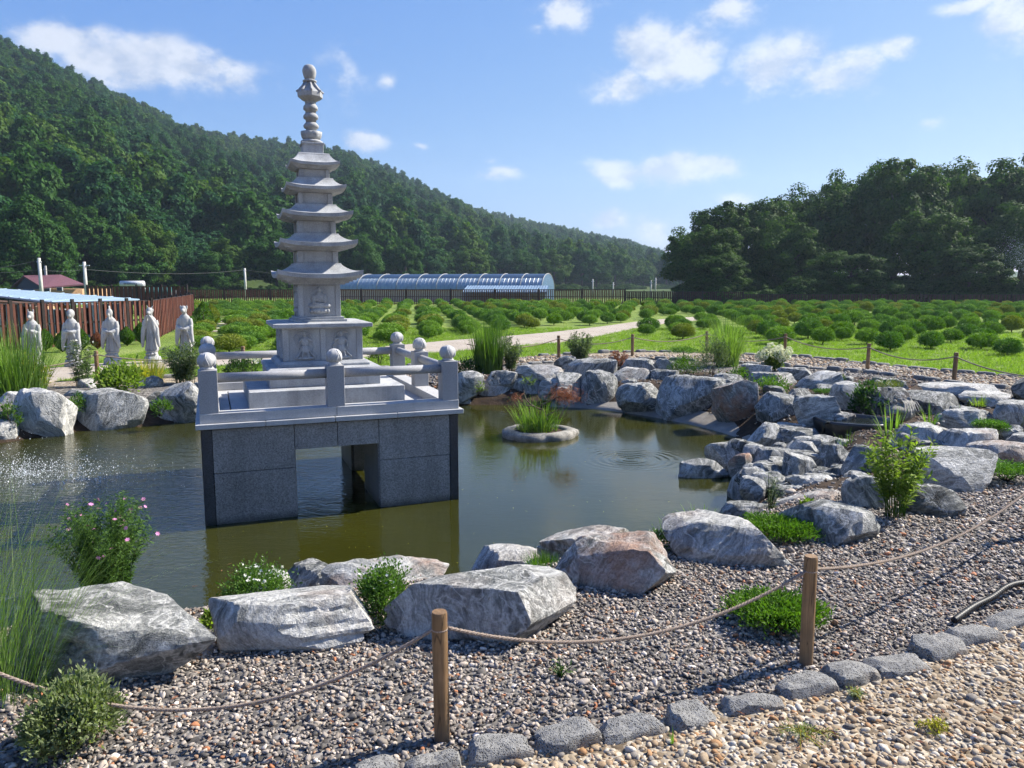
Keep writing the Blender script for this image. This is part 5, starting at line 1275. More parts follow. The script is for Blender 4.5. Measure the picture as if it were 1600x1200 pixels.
# ================================================================== fountain splash: drops and broken water
g = np.random.default_rng(77); n = 3600
c0 = at(40, 742, ZW); a = g.uniform(0, 2*PI, n); rr = np.abs(g.normal(0, .55, n)); ctr = np.where((g.uniform(size=n) < .3)[:, None], np.array(at(128, 752, ZW))[None], np.array(c0)[None])
P = ctr+np.stack([rr*np.cos(a)*1.3, rr*np.sin(a)*.75, np.abs(g.normal(0, 1, n))*np.clip(.22-rr*.16, .012, .4)*g.uniform(0, 1, n)], 1); P[:, 2] = np.maximum(P[:, 2], ZW+.004)
s = np.exp(g.normal(-6.35, .45, n)); dm = np_mesh('drop', *ICO[2], True)
scatter('fountain_splash', P, np.zeros((n, 3)), np.stack([s, s, s*g.uniform(1, 1.8, n)], 1), np.zeros(n, int), [(dm, ['droplets'])], 'white drops of the fountain splashing into the pond at left', 'splash')

# ================================================================== litter: bits floating on the pond, dry leaves on the gravel
g = np.random.default_rng(55); n = 110; px = g.uniform(330, 1120, n); py = g.uniform(650, 880, n); P = np.array([at(a, b, ZW+.004) for a, b in zip(px, py)]); k = inpoly(P[:, 0], P[:, 1], POND); P = P[k]; n = len(P)
a = g.uniform(0, 6.28, n); V, F = leaves(P, np.column_stack([np.cos(a), np.sin(a), np.zeros(n)]), np.tile([0, 0, 1.0], (n, 1)), g.uniform(.006, .022, n), .008); V[:, 2] = ZW+.004
tag(mobj('floating_bits', np_mesh('floating_bits', V, F), 'leaf_yellow'), 'tiny leaf bits floating on the pond', 'litter', kind='stuff')
n = 160; px = g.uniform(0, 1600, n); py = g.uniform(880, 1195, n); P = np.array([at(a, b, .022) for a, b in zip(px, py)]); a = g.uniform(0, 6.28, n)
V, F = leaves(P, np.column_stack([np.cos(a), np.sin(a), g.normal(0, .2, n)]), np.tile([0, 0, 1.0], (n, 1))+g.normal(0, .3, (n, 3)), g.uniform(.015, .04, n), g.uniform(.004, .014, n))
tag(mobj('leaf_litter', np_mesh('leaf_litter', V, F), 'leaf_dry'), 'few dry leaf bits scattered on the gravel', 'litter', kind='stuff')
# ================================================================== field of clipped pines
def topiary(seed, kind):
    """crown of upright needles on a flattened dome, short forked trunk; unit ~0.6 m wide"""
    g = np.random.default_rng(seed); n = 3800
    rx, ry, ru, rd_ = g.uniform(.30, .38), g.uniform(.28, .36), g.uniform(.20, .26), g.uniform(.10, .15); zc = .21
    d = rdir(g, n); lob = 1+.10*np.sin(3*np.arctan2(d[:, 1], d[:, 0])+seed)+.07*np.sin(7*d[:, 0]+5*d[:, 1]+seed)
    P = d*np.column_stack([np.full(n, rx), np.full(n, ry), np.where(d[:, 2] > 0, ru, rd_)])*(g.uniform(.72, 1.0, n)*lob)[:, None]; P[:, 2] += zc
    tn = rdir(g, n); tn = unit(tn-d*(tn*d).sum(1, keepdims=True)); D = unit(tn*.75+d*.55+np.array([0, 0, .45]))
    V, F = leaves(P, D, d+g.normal(0, .22, (n, 3)), g.uniform(.045, .09, n), .016)
    return np_mesh('crown', V, F)
def trunk_mesh(seed):
    g = np.random.default_rng(seed); mb = MB(); b = (g.normal(0, .02), g.normal(0, .02), .10)
    mb.tube([(0, 0, -.03), (b[0]*.5, b[1]*.5, .06), b, (0, 0, .3)], [.022, .018, .016, .008], 6)
    for k in range(3): a = k*2.1+g.uniform(0, 1); mb.tube([b, (math.cos(a)*.08, math.sin(a)*.08, .2), (math.cos(a)*.17, math.sin(a)*.17, .3)], [.013, .010, .005], 5)
    return mb.mesh('trunk', True)
TOP = [topiary(300+i, 0) for i in range(6)]; TRK = [trunk_mesh(320+i) for i in range(3)]
for m_ in TRK: m_.materials.append(MATS['bark'])
TM = ['leaf_pine', 'leaf_pine', 'leaf_pine_deep', 'leaf_pine_warm', 'leaf_pine', 'leaf_pine_deep']
for m_, k in zip(TOP, TM): m_.materials.append(MATS[k])
TOPB = []                                                   # crown and trunk in one mesh for the far ones
for i, m_ in enumerate(TOP):
    bmx = bmesh.new(); bmx.from_mesh(m_); bmx.from_mesh(TRK[i % 3]); me = bpy.data.meshes.new('far_shrub'); bmx.to_mesh(me); bmx.free(); me.materials.append(MATS[TM[i]]); TOPB.append(me)
g = np.random.default_rng(9); ang = math.radians(7); dv = np.array([-math.sin(ang), math.cos(ang)]); nv = np.array([math.cos(ang), math.sin(ang)])
pts = []
for i in range(-60, 70):
    for j in range(0, 70):
        q = np.array([0, 14.])+nv*((i+.5*(j//2 % 2)*(i > 2))*1.26+g.normal(0, .09))+dv*(j*1.02+g.normal(0, .12)+(i % 2)*.3); pts.append(q)
pts = np.array(pts); X, Y = pts.T
field = [tuple(at(x, y, 0)[:2]) for x, y in ((312,556),(430,549),(560,541),(700,528),(780,521),(860,514),(940,520),(1000,531),(1080,540),(1180,540),(1300,545),(1420,556),(1620,562),(1900,560))]+[(64, 57), (20, 60.5), (-27, 57.5), (-16, 38)]
keep = inpoly(X, Y, field) & ~inpoly(X, Y, [tuple(p) for p in PATH]) & (distpoly(X, Y, [tuple(p) for p in PATH]) > .42) & (distpoly(X, Y, OUTER, False) > 1.3)
aisle = [tuple(at(x, y, 0)[:2]) for x, y in ((318,545),(352,545),(362,500),(340,500))]
jj = np.tile(np.arange(70), 130); keep &= ~((np.arctan2(X, Y) > .05) & (jj % 2 == 1) & (g.uniform(size=len(X)) < np.clip(1.25-Y/70, .4, 1))) & ~((np.arctan2(X, Y) <= .05) & (Y > 30) & (jj % 3 == 1) & (g.uniform(size=len(X)) < .5))
keep &= ~inpoly(X, Y, aisle) & (np.abs(X) < (Y+1)*.70) & (g.uniform(size=len(X)) > .05)
# the pagoda hides a few; drop what stands straight behind it
pts = pts[keep]; X, Y = pts.T; order = np.argsort(np.hypot(X, Y)); pts = pts[order]
NIND = 300
glabel = 'clipped mushroom-shaped pine shrub in the near rows of the lawn'
for k, (x, y) in enumerate(pts[:NIND]):
    i = int(g.integers(0, 6)); s = g.uniform(.72, 1.12); left = x < -3
    t_ = thing('clipped_pine', glabel, 'shrub', (x, y, .012), g.uniform(0, 6.28), 'clipped pine shrubs in the near rows'); t_.scale = (s*(1.25 if left else 1), s*(1.25 if left else 1), s*g.uniform(.85, 1.15)*(1.08 if not left else .95))
    mobj('crown', TOP[i], None, t_); mobj('trunk', TRK[i % 3], None, t_)
far = pts[NIND:]; n = len(far); s = g.uniform(.75, 1.15, n)
scatter('far_clipped_pines', np.column_stack([far, np.full(n, .0)]), np.column_stack([np.zeros(n), np.zeros(n), g.uniform(0, 6.28, n)]), np.column_stack([s, s, s*g.uniform(.8, 1.15, n)]), g.integers(0, 6, n), [(m_, []) for m_ in TOPB], 'rows of clipped pine shrubs filling the far field', 'shrubs')
print('topiary', len(pts))
# lawn blades in the near strip
g = np.random.default_rng(12); n = 30000; X = g.uniform(-9, 17, n); Y = 13+g.uniform(0, 1, n)**1.4*16
k = inpoly(X, Y, lawn_poly) & ~inpoly(X, Y, [tuple(p) for p in PATH]) & (np.abs(X) < Y*.7); X, Y = X[k], Y[k]; n = len(X)
def tuft(seed):
    g = np.random.default_rng(seed); m = 14; a = g.uniform(0, 6.28, m); P = np.column_stack([g.normal(0, .035, m), g.normal(0, .035, m), np.zeros(m)])
    return np_mesh('tuft', *blades(P, np.column_stack([np.cos(a)*.5, np.sin(a)*.5, np.ones(m)]), g.uniform(.04, .08, m), .006, .5, 2))
scatter('lawn_grass', np.column_stack([X, Y, np.full(n, .012)]), np.column_stack([np.zeros(n), np.zeros(n), g.uniform(0, 6.28, n)]), np.repeat(g.uniform(.7, 1.4, (n, 1)), 3, 1), g.integers(0, 4, n), [(tuft(i), ['lawn_blade']) for i in range(4)], 'short mown grass of the near lawn', 'grass')
# stepping stones in the grass aisle
for i, (px, py) in enumerate(((338,519),(341,514.5),(344,510.5),(346.5,507),(349,503.5),(351,500.5))):
    p = at(px, py, 0); V, F = ICO[3]; V = V/((np.abs(V)**6).sum(1)**(1/6))[:, None]*np.array([.20, .28, .03]); tag(mobj('stepping_stone', np_mesh('stepping_stone', V, F, True), 'concrete', None, (p[0], p[1], .02), .1*i), 'pale stepping stone in the grass aisle left of the pagoda', 'stepping stone', 'stepping stones in the aisle')
# small cypress shrubs along the brown fence
cyp = [(72,549,20,30,'leaf_mid','green cypress shrub behind the pointed-eared statue'),(98,551,18,28,'leaf_mid','green cypress shrub left of the hooded statue'),(128,548,18,30,'leaf_mid','cypress shrub right of the hooded statue'),(153,546,16,22,'leaf_dry','withered brownish shrub at the fence between two statues'),(199,541,20,26,'leaf_mid','cypress shrub right of the crested statue'),(221,538,18,30,'leaf_mid','cypress shrub left of the fourth statue'),(319,518,26,44,'leaf_mid','tall cypress shrub beside the fifth statue'),(331,511,24,34,'leaf_pine_warm','yellowish cypress shrub by the grass aisle')]
for (px, py, wpx, hpx, mt, lb) in cyp:
    p = at(px, py, 0); z_ = depth(p); wd, h = wpx/FPX*z_, hpx/FPX*z_; g = R_(); t_ = thing('cypress_shrub', lb, 'shrub', (p[0], p[1], .012)); n = 1500
    d = rdir(g, n); zz = (d[:, 2]*.5+.5); P = np.column_stack([d[:, 0]*wd*.5*np.sin(PI*zz**.8)**.7, d[:, 1]*wd*.5*np.sin(PI*zz**.8)**.7, zz*h]); part('foliage', leaves(P, d*.5+np.array([0, 0, 1]), rdir(g, n), .09, .03), mt, t_); part('stem', stem_mesh([[(0, 0, 0), (0, 0, h*.5), (0, 0, h*.8)]], .02, .01), 'bark', t_, False)

# ================================================================== fences
def slat_fence(name, a, b, h, n, label, zoff=0.0, gap=.35, every=9, separate=False, mat='fence_wood', jit=.02, group=None):
    a = np.array(a, float); b = np.array(b, float); d = b-a; L = np.linalg.norm(d); rz = math.atan2(d[1], d[0]); g = R_()
    t_ = thing(name, label, 'fence', (a[0], a[1], zoff), rz, group); pitch = L/n; w_ = pitch*(1-gap)
    sm = MB().box(0, 0, h*.5, w_, .022, h-.06).mesh('slat'); sm.materials.append(MATS[mat])
    if separate:
        for i in range(n): o = mobj('slat', sm, None, t_, ((i+.5)*pitch, (-.03 if i % 2 == 0 else .03), g.normal(0, .006))); o.rotation_euler = (0, g.normal(0, .008), 0)
    else:
        mb = MB()
        for i in range(n): mb.box((i+.5)*pitch, (-.03 if i % 2 == 0 else .03), h*.5+g.normal(0, .012), w_, .022, h-.06)
        o = mb.build('slat', mat, t_); o['kind'] = 'stuff'
    for z in (h*.08, h*.52, h*.97): MB().box(L/2, 0, z, L, .035, .045).build('fence_rail', 'steel_dark', t_)
    k = max(1, int(round(n/every)))
    for i in range(k+1): MB().box(i*L/k, -.005, (h+.05)/2, .07, .075, h+.07).build('fence_post', 'steel_dark', t_)
    return t_
A = at(-150, 560, 0); B = at(240, 532, 0); Cn = at(303, 501, 0)
slat_fence('slat_fence', A[:2], B[:2], 1.21, 84, 'reddish-brown slat fence behind the statues', 0, .2, 11, True)
slat_fence('slat_fence', B[:2], Cn[:2], 1.21, 70, 'reddish-brown slat fence running away from the statue corner', 0, .12, 9, True)
slat_fence('slat_fence', Cn[:2], (-25.5, 58), 1.2, 130, 'brown slat fence on the far left side of the field', 0, .15, 16, mat='fence_dark')
slat_fence('slat_fence', (-25.5, 59), (9, 61.5), 1.22, 240, 'brown slat fence along the far end of the field', 0, .40, 24, mat='fence_wood')
slat_fence('slat_fence', (9, 61.5), (17.5, 58.5), 1.05, 62, 'dark slat fence bending towards the oak wood', 0, .25, 10, mat='fence_dark')
slat_fence('slat_fence', (17.5, 58.5), (52, 56), .86, 220, 'low dark slat fence under the oak wood', 0, .3, 14, mat='fence_dark')
slat_fence('slat_fence', at(160, 470, 0.3)[:2]*np.array([1, 1])*.0+np.array([-22.5, 41.]), (-16.8, 40.), 1.55, 46, 'brown slat fence behind the blue shed roof', 0, .12, 12, mat='fence_wood')

# ================================================================== buildings at the left
def pt(px, py, Y): return tuple(atY(px, py, Y))
sh = thing('open_shed', 'low shed with faded blue sheet roof behind the brown fence', 'shed', (0, 0, 0))
q = [pt(-90, 452, 26), pt(105, 474.5, 25), pt(218, 467, 31), pt(-60, 446, 38)]
m_ = MB(); m_.add([*q, *[(x, y, z-.05) for x, y, z in q]], [(0,1,2,3),(7,6,5,4),(0,4,5,1),(1,5,6,2),(2,6,7,3),(3,7,4,0)]); rf = m_.build('shed_roof', 'roof_blue', sh)
for k in range(12):
    t0 = (k+.5)/12; a_ = np.array(q[0])*(1-t0)+np.array(q[1])*t0; b_ = np.array(q[3])*(1-t0)+np.array(q[2])*t0; MB().tube([a_+(0, 0, .008), b_+(0, 0, .008)], .022, 5).build('roof_seam', 'roof_blue', rf)
for (px, py) in ((-20, 462), (60, 472), (104, 476)):
    p = pt(px, py, 25.6); m_ = MB(); m_.box(p[0], p[1], p[2]/2-.05, .1, .1, p[2]); m_.build('shed_post', 'rust_board', sh)
for k in range(7):
    a_ = pt(-80+k*3, 466+k*1.2, 24.6+.1*k); b_ = pt(62+k*7, 475+k*.6, 24.6+.1*k); MB().tube([a_, b_], .04, 4).build('loose_board', 'rust_board', sh)
for k in range(9):
    p = pt(-10+k*24, 500+8*math.sin(k*2), 24.5); MB().box(p[0], p[1], .5, .7, .5, .9+.2*math.sin(k)).build('stored_crate', ('wall_tan', 'frame_white', 'wall_grey')[k % 3], sh)
hs = thing('farmhouse', 'small house with maroon roof and tan walls beyond the shed', 'house', (0, 0, 0)); Yh = 62
def hp(px, py, dy=0): return np.array(pt(px, py, Yh+dy))
e1, e2, e3 = hp(66, 449), hp(131, 443.5, 2), hp(17, 448, 6); r1, r2 = hp(36, 430.5, 4), hp(95, 429, 4)
wl = MB(); zt = e1[2]-.15
wl.add([(e3[0]+.4, e3[1], 0), (e1[0]-.1, e1[1]+.3, 0), (e2[0]-.35, e2[1]+.3, 0), (e2[0]-.35, e2[1]+5, 0)]+[(e3[0]+.4, e3[1], zt), (e1[0]-.1, e1[1]+.3, zt), (e2[0]-.35, e2[1]+.3, zt), (e2[0]-.35, e2[1]+5, zt)], [(0,1,5,4),(1,2,6,5),(2,3,7,6),(3,0,4,7),(4,5,6,7)]); wl.build('house_wall', 'wall_tan', hs)
gb = MB(); gb.add([(e3[0]+.4, e3[1]-.02, zt), (e1[0]-.1, e1[1]+.28, zt), (r1[0]+.15, r1[1], r1[2]-.1)], [(0, 1, 2)]); gb.build('gable_wall', 'wall_grey', hs)
rfm = MB(); b4 = e2+(e3-e1)
def slab(*P): 
    P = [np.array(p) for p in P]; n_ = len(P); return [tuple(p) for p in P]+[tuple(p-np.array([0, 0, .12])) for p in P], [tuple(range(n_)), tuple(range(2*n_-1, n_-1, -1))]+[(i, i+n_, (i+1) % n_+n_, (i+1) % n_) for i in range(n_)]
rfm.add(*slab(e1, e2, r2, r1)); ro = rfm.build('house_roof', 'roof_maroon', hs)
MB().add(*slab(e3, r1, r2, b4)).build('roof_back', 'roof_maroon', hs)
for (x0, x1, y0, y1) in ((79, 87, 450, 456), (98, 106, 448.5, 454.5)):
    a_ = hp(x0, y1, 1.0); b_ = hp(x1, y0, 1.0); m_ = MB(); m_.box((a_[0]+b_[0])/2, a_[1]-.75, (a_[2]+b_[2])/2, b_[0]-a_[0], .12, b_[2]-a_[2]); f_ = m_.build('window', 'frame_white', hs); m_ = MB(); m_.box((a_[0]+b_[0])/2, a_[1]-.82, (a_[2]+b_[2])/2, (b_[0]-a_[0])*.8, .05, (b_[2]-a_[2])*.8); m_.build('pane', 'glass_dark', f_)
a_ = hp(45, 455, 2.2); MB().box(a_[0], a_[1], a_[2], .9, .1, .35).build('window', 'panel_blue', hs)
a_ = hp(72, 430, 4); MB().tube([a_, a_+np.array([0, 0, .8])], .09, 8).build('chimney', 'pole_concrete', hs)
wt = thing('water_heater', 'silver solar water tank on a dark stand behind the fence', 'water heater', pt(208, 462, 46)); zc = pt(208, 444, 46)[2]-wt.location[2]
MB().tube([(-.68, 0, zc), (.68, 0, zc)], .20, 18).build('tank', 'steel_pale', wt, True); MB().box(0, .05, zc-.24, 1.45, .3, .05).build('tray', 'frame_white', wt); MB().box(0, .1, zc-.75, 1.3, .5, .95).build('stand', 'wall_grey', wt)
lt = MB()
for k in range(6): lt.box(-.28+.12*k, -.199, zc+.02, .08, .01, .07)
l_ = lt.build('tank_lettering', 'panel_dark', wt); l_['kind'] = 'stuff'
MB().ell((-.38, -.197, zc+.02), (.04, .008, .04)).build('tank_emblem', 'roof_maroon', wt)
gr = thing('green_roof_shed', 'small shed with dark green roof behind the fence', 'shed', pt(252, 466, 47)); zz = pt(252, 452, 47)[2]-gr.location[2]
MB().box(0, 0, zz/2, 1.7, 1.6, zz-.1).build('shed_wall', 'wall_grey', gr); m_ = MB(); m_.add(*slab((-1.05, -1, zz-.12), (1.05, -1, zz-.12), (.75, 0, zz+.13), (-.8, 0, zz+.13))); m_.build('shed_roof', 'roof_green', gr)
# utility poles and wires
def pole(px, y0, y1, Y, r, label, arm=False):
    a_ = pt(px, y1, Y); b_ = pt(px, y0, Y); t_ = thing('utility_pole', label, 'pole', (a_[0], a_[1], 0), 0, 'utility poles'); MB().tube([(0, 0, 0), (0, 0, b_[2])], [r, r*.75], 10).build('pole_shaft', 'pole_concrete', t_, True)
    MB().box(0, 0, b_[2]-.25, .7 if arm else .3, .06, .06).build('cross_arm', 'steel_pale', t_); return np.array([a_[0], a_[1], b_[2]-.15])
P0 = pole(65, 403, 458, 50, .13, 'concrete utility pole standing before the maroon-roofed house'); P1 = pole(135, 409, 460, 52, .13, 'concrete utility pole right of the maroon-roofed house', True)
P2 = pole(384, 419, 458, 78, .13, 'utility pole behind the far fence left of the pagoda'); pole(72, 416, 440, 70, .10, 'short pole rising behind the maroon roof')
for (px, y0, lb) in ((859, 436, 'thin pole just right of the greenhouse'), (926, 436, 'thin pole in front of the hill right of the greenhouse'), (958, 441, 'shorter thin pole in front of the hill'), (1017, 438, 'thin pole left of the pair near the oak wood'), (1024, 434, 'thin pole nearest to the oak wood')): pole(px, y0, 460, 84, .09, lb)
def wire(a, b, sag, label, r=.012): mb = MB(); mb.tube(hang(a, b, sag, 16), r, 4); return tag(mb.build('overhead_wire', 'wire', None, True), label, 'wire', 'overhead wires')
L0 = np.array(pt(-80, 421, 49)); wire(L0, P0+np.array([0, 0, -.6]), .2, 'overhead wire at the left edge'); wire(P0+np.array([0, 0, -.6]), P1+np.array([0, 0, -.35]), .12, 'overhead wire between the two poles by the house'); wire(P1+np.array([0, 0, -.35]), P2, .35, 'overhead wire running towards the pagoda'); wire(P2, np.array(pt(560, 432, 84)), .3, 'overhead wire behind the pagoda'); wire(np.array(pt(-60, 425, 49)), P0, .1, 'slanting wire to the top of the first pole', .015)
wire(np.array(pt(859, 440, 84)), np.array(pt(1024, 438, 84)), .25, 'overhead wire in front of the hill right of the greenhouse')

# ================================================================== greenhouse
gl, gr_ = np.array(pt(470, 466, 72)), np.array(pt(846, 466, 66)); ax = gr_-gl; Lg = math.hypot(ax[0], ax[1])
gh_ = thing('greenhouse', 'long arched greenhouse with blue film and pale ribs behind the field', 'greenhouse', (gl[0], gl[1], 0), math.atan2(ax[1], ax[0]))
Rg = 2.6; zg = 1.0; Hg = 1.5; nb = 12; bay = Lg/nb
def arcp(t): return (-Rg*math.cos(t)+Rg, zg+Hg*math.sin(t)**.9)          # depth, height from the near foot to the far foot
def film(x0, x1, t0, t1, mat, nm, n=6):
    m_ = MB(); V = []; F = []
    for i in range(n+1):
        d, z = arcp(t0+(t1-t0)*i/n); V += [(x0, d, z), (x1, d, z)]
    for i in range(n): F.append((2*i, 2*i+1, 2*i+3, 2*i+2))
    m_.add(V, F); return m_.build(nm, mat, gh_, True)
for i in range(nb):
    x0, x1 = i*bay+.05, (i+1)*bay-.05
    film(x0, x1, .02, .78, 'panel_pale', 'side_film'); film(x0, x1, .80, 1.5, 'panel_dark', 'shade_net'); film(x0, x1, 1.5, PI-.02, 'panel_blue', 'back_film', 8)
    for k in range(1, 5): m_ = MB(); m_.tube([(x0+(x1-x0)*k/5, arcp(t)[0]-.01, arcp(t)[1]+.01) for t in np.linspace(.02, .78, 6)], .016, 4); m_.build('film_clip', 'panel_blue', gh_)
for i in range(nb+1): m_ = MB(); m_.tube([(i*bay, arcp(t)[0], arcp(t)[1]+.02) for t in np.linspace(0, PI, 16)], .036, 6); m_.build('rib', 'frame_white', gh_, True)
for (x, nm) in ((Lg, 'end_wall'), (0, 'end_wall')): m_ = MB(); m_.add([(x, arcp(t)[0], arcp(t)[1]) for t in np.linspace(0, PI, 14)]+[(x, 2*Rg, 0), (x, 0, 0)], [tuple(range(16))]); m_.build(nm, 'panel_blue', gh_)
MB().box(Lg/2, .03, zg/2+.05, Lg, .06, zg+.1).build('base_wall', 'wall_cream', gh_); MB().box(Lg/2, -.03, zg+.08, Lg, .05, .10).build('base_rail', 'wall_tan', gh_)
la = np.array(pt(722, 466, 63)); lb_ = np.array(pt(855, 466, 62)); ln = thing('lean_to', 'low lean-to with bright blue corrugated roof before the greenhouse', 'shed', (la[0], la[1], 0)); Ll = lb_[0]-la[0]
zt1 = pt(740, 446, 65)[2]; zt0 = pt(730, 456, 62)[2]; nn = 30
for i in range(nn): m_ = MB(); x0 = i*Ll/nn; m_.add(*slab((x0, 0, zt0), (x0+Ll/nn*.62, 0, zt0), (x0+Ll/nn*.62+.3, 2.4, zt1), (x0+.3, 2.4, zt1))); m_.build('roof_rib', 'panel_pale', ln)
m_ = MB(); m_.add(*slab((0, 0.02, zt0-.03), (Ll, 0.02, zt0-.03), (Ll+.3, 2.42, zt1-.03), (.3, 2.42, zt1-.03))); m_.build('roof_sheet', 'panel_blue', ln)
for i in range(6): MB().box(i*Ll/5, .1, zt0/2, .08, .08, zt0-.1).build('lean_to_post', 'frame_white', ln)
MB().box(Ll/2, 1.9, zt0/2, Ll, .1, zt0).build('back_wall', 'panel_pale', ln)

# ================================================================== trees
def crown_mesh(seed, n, r, ncl, leaf, pine=False, low=-.55, rough=.2):
    """crown as many leaf-sized faces gathered in clumps over the crown's volume; crown centre at z=0"""
    g = np.random.default_rng(seed); D = rdir(g, ncl*4); D = D[D[:, 2] > low][:ncl]
    rad = g.uniform(.45, 1.0, (len(D), 1))**.6; C = D*np.array(r)*rad*g.uniform(.80, 1.06, (len(D), 1))
    if pine: C[:, :2] *= np.clip(1.15-.75*(C[:, 2:3]/r[2]*.5+.5), .2, 1)
    k = g.integers(0, len(C), n); cs = g.uniform(.13, .26, len(C))[k][:, None]
    d = rdir(g, n); P = C[k]+d*np.array([r[0], r[1], r[2]*(.45 if pine else .6)])*cs*g.uniform(.3, 1, (n, 1))**.5
    nr = unit(d*.8+unit(P/np.array(r))*.5+np.array([0, 0, .45])+g.normal(0, .45, (n, 3)))
    t1 = unit(np.cross(nr, rdir(g, n))); V, F = leaves(P, t1, nr, leaf*g.uniform(.6, 1.4, n), leaf*.8*g.uniform(.6, 1.2, n)); return V, F
def trunk_vf(g, H, r0, spread, nb_=6):
    mb = MB(); lean = g.normal(0, .03*H, 2); top = np.array([lean[0], lean[1], H*.72]); mb.tube([(0, 0, -.6), (lean[0]*.3, lean[1]*.3, H*.25), tuple(top*.75), tuple(top)], [r0*1.15, r0*.85, r0*.55, r0*.2], 8)
    for k in range(nb_):
        a = k*2.4+g.uniform(0, 1); z = H*g.uniform(.25, .6); b = np.array([lean[0]*z/H, lean[1]*z/H, z]); e = b+np.array([math.cos(a)*spread, math.sin(a)*spread, H*g.uniform(.12, .28)]); mb.tube([b, (b+e)/2+np.array([0, 0, .05*H]), e], [r0*.42, r0*.28, r0*.1], 6)
    return mb
# oak wood on the right: each tree its own crown and trunk
OAK = []
for i in range(5):
    g = np.random.default_rng(600+i); V, F = crown_mesh(600+i, 30000, (3.5, 3.5, 3.9), 130, .20); me = np_mesh('crown', V, F); me.materials.append(MATS['leaf_oak'])
    tm = trunk_vf(g, 9.5, .24, 2.0).mesh('trunk', True); tm.materials.append(MATS['bark']); OAK.append((me, tm))
oaks = [(1098,352,66,.86,'leftmost oak of the wood, its crown hanging to the fence'),(1128,322,70,1.0,'round-topped oak, second from the left end of the wood'),(1185,316,72,1.0,'oak crown third from the left end of the wood'),(1236,300,76,1.0,'oak with a gap of sky below its crown'),(1290,288,72,1.05,'oak left of the highest crown in the wood'),(1335,262,78,1.05,'tall oak with an open knobby crown top'),(1395,254,70,1.15,'broad tall oak, highest crown of the middle wood'),(1450,266,80,1.0,'oak behind the tall middle crowns'),(1490,262,74,1.1,'dark oak right of the middle of the wood'),(1545,252,70,1.15,'tall dark oak near the right edge'),(1600,240,72,1.2,'oak crown at the right edge of the picture'),(1655,235,76,1.2,'oak just beyond the right edge'),
        (1122,398,62,.66,'low oak bough mass at the wood edge, left'),(1228,345,66,.78,'low dark oak in front of the wood, left of middle'),(1322,392,62,.8,'low dark oak in front of the wood, middle'),(1442,330,64,.95,'low dark oak in front of the wood, right of middle'),(1512,385,61,.8,'low dark oak in front of the wood, near the right edge'),(1590,318,64,1.05,'low dark oak cut by the right edge')]
for i, (px, ytop, Y, s, lb) in enumerate(oaks):
    p = pt(px, 470, Y); zt = pt(px, ytop, Y)[2]; g = np.random.default_rng(640+i); t_ = thing('oak_tree', lb, 'tree', (p[0], p[1], 0), g.uniform(0, 6.28), 'oaks of the wood on the right')
    sc_ = s*1.12; hz = max(zt/(9.5+3.3*0+1.3), .45); me, tm = OAK[i % 5]
    # crown spans from about 1.2 m above the ground to the top
    H = zt; cr = mobj('crown', me, None, t_, (0, 0, H*.54)); cr.scale = (sc_, sc_, H*.5/3.9); tk = mobj('trunk', tm, None, t_); tk.scale = (sc_, sc_, H/9.5*.95)
# undergrowth filling the wood edge
g = np.random.default_rng(700); n = 260; px = g.uniform(1075, 1700, n); Yb = g.uniform(60, 86, n)
P = np.array([pt(a, 470, b) for a, b in zip(px, Yb)]); P[:, 2] = g.uniform(.2, 1.2, n); s = g.uniform(.3, .62, n)
UND = []
for i in range(3):
    V, F = crown_mesh(710+i, 9000, (3.2, 3.2, 2.6), 70, .22); UND.append(np_mesh('undergrowth', V, F))
scatter('wood_undergrowth', P, np.column_stack([np.zeros(n), np.zeros(n), g.uniform(0, 6.28, n)]), np.column_stack([s, s, s*g.uniform(.8, 1.3, n)]), g.integers(0, 3, n), [(m_, ['leaf_oak']) for m_ in UND], 'dark undergrowth at the foot of the oak wood', 'undergrowth')

# ================================================================== wooded hill
RID = [(-700,-250,330),(-400,-120,350),(-200,-45,370),(0,52,390),(80,85,395),(140,112,400),(200,142,405),(260,172,415),(300,192,420),(360,206,430),(430,216,440),(490,226,455),(560,240,470),(620,266,490),(690,302,510),(740,320,535),(800,336,560),(860,350,590),(920,362,620),(980,376,650),(1040,394,680),(1100,410,700),(1160,425,720),(1300,416,760),(1500,408,780),(1800,400,800)]
BASE = [(-700,70),(-200,84),(0,92),(200,98),(400,108),(560,120),(700,140),(850,170),(950,200),(1050,240),(1160,300),(1300,360),(1800,420)]
def az_of(px): return math.atan((px-800)/FPX)
raz = np.array([az_of(p[0]) for p in RID]); rd = np.array([p[2] for p in RID], float)
rz_ = np.array([pt(p[0], p[1]+9, p[2]*math.cos(az_of(p[0])))[2]-5.0 for p in RID]); baz = np.array([az_of(p[0]) for p in BASE]); bd = np.array([p[1] for p in BASE], float)
def hill_h(x, y):
    a = np.arctan2(x, y); d = np.hypot(x, y); R = np.interp(a, raz, rd); Z = np.interp(a, raz, rz_); B = np.interp(a, baz, bd)
    t = np.clip((d-B)/(R-B), 0, 1.6); up = np.where(t < 1, t**.92*(1.0), 1-(t-1)*1.1); gul = np.sin(a*38+d*.012)*.5+np.sin(a*17+2+d*.006)
    return Z*up+np.where(t < 1, 1, 0)*gul*2.6*np.sin(np.clip(t, 0, 1)*PI)*np.clip(Z/60, .2, 1)
na, nd = 150, 60; AZ = np.linspace(raz[0], raz[-1], na); TD = np.linspace(-.05, 1.5, nd)
A2, T2 = np.meshgrid(AZ, TD); R2 = np.interp(A2, raz, rd); B2 = np.interp(A2, baz, bd); D2 = B2+(R2-B2)*T2; X2, Y2 = D2*np.sin(A2), D2*np.cos(A2); Z2 = hill_h(X2, Y2); Z2[0] = -2
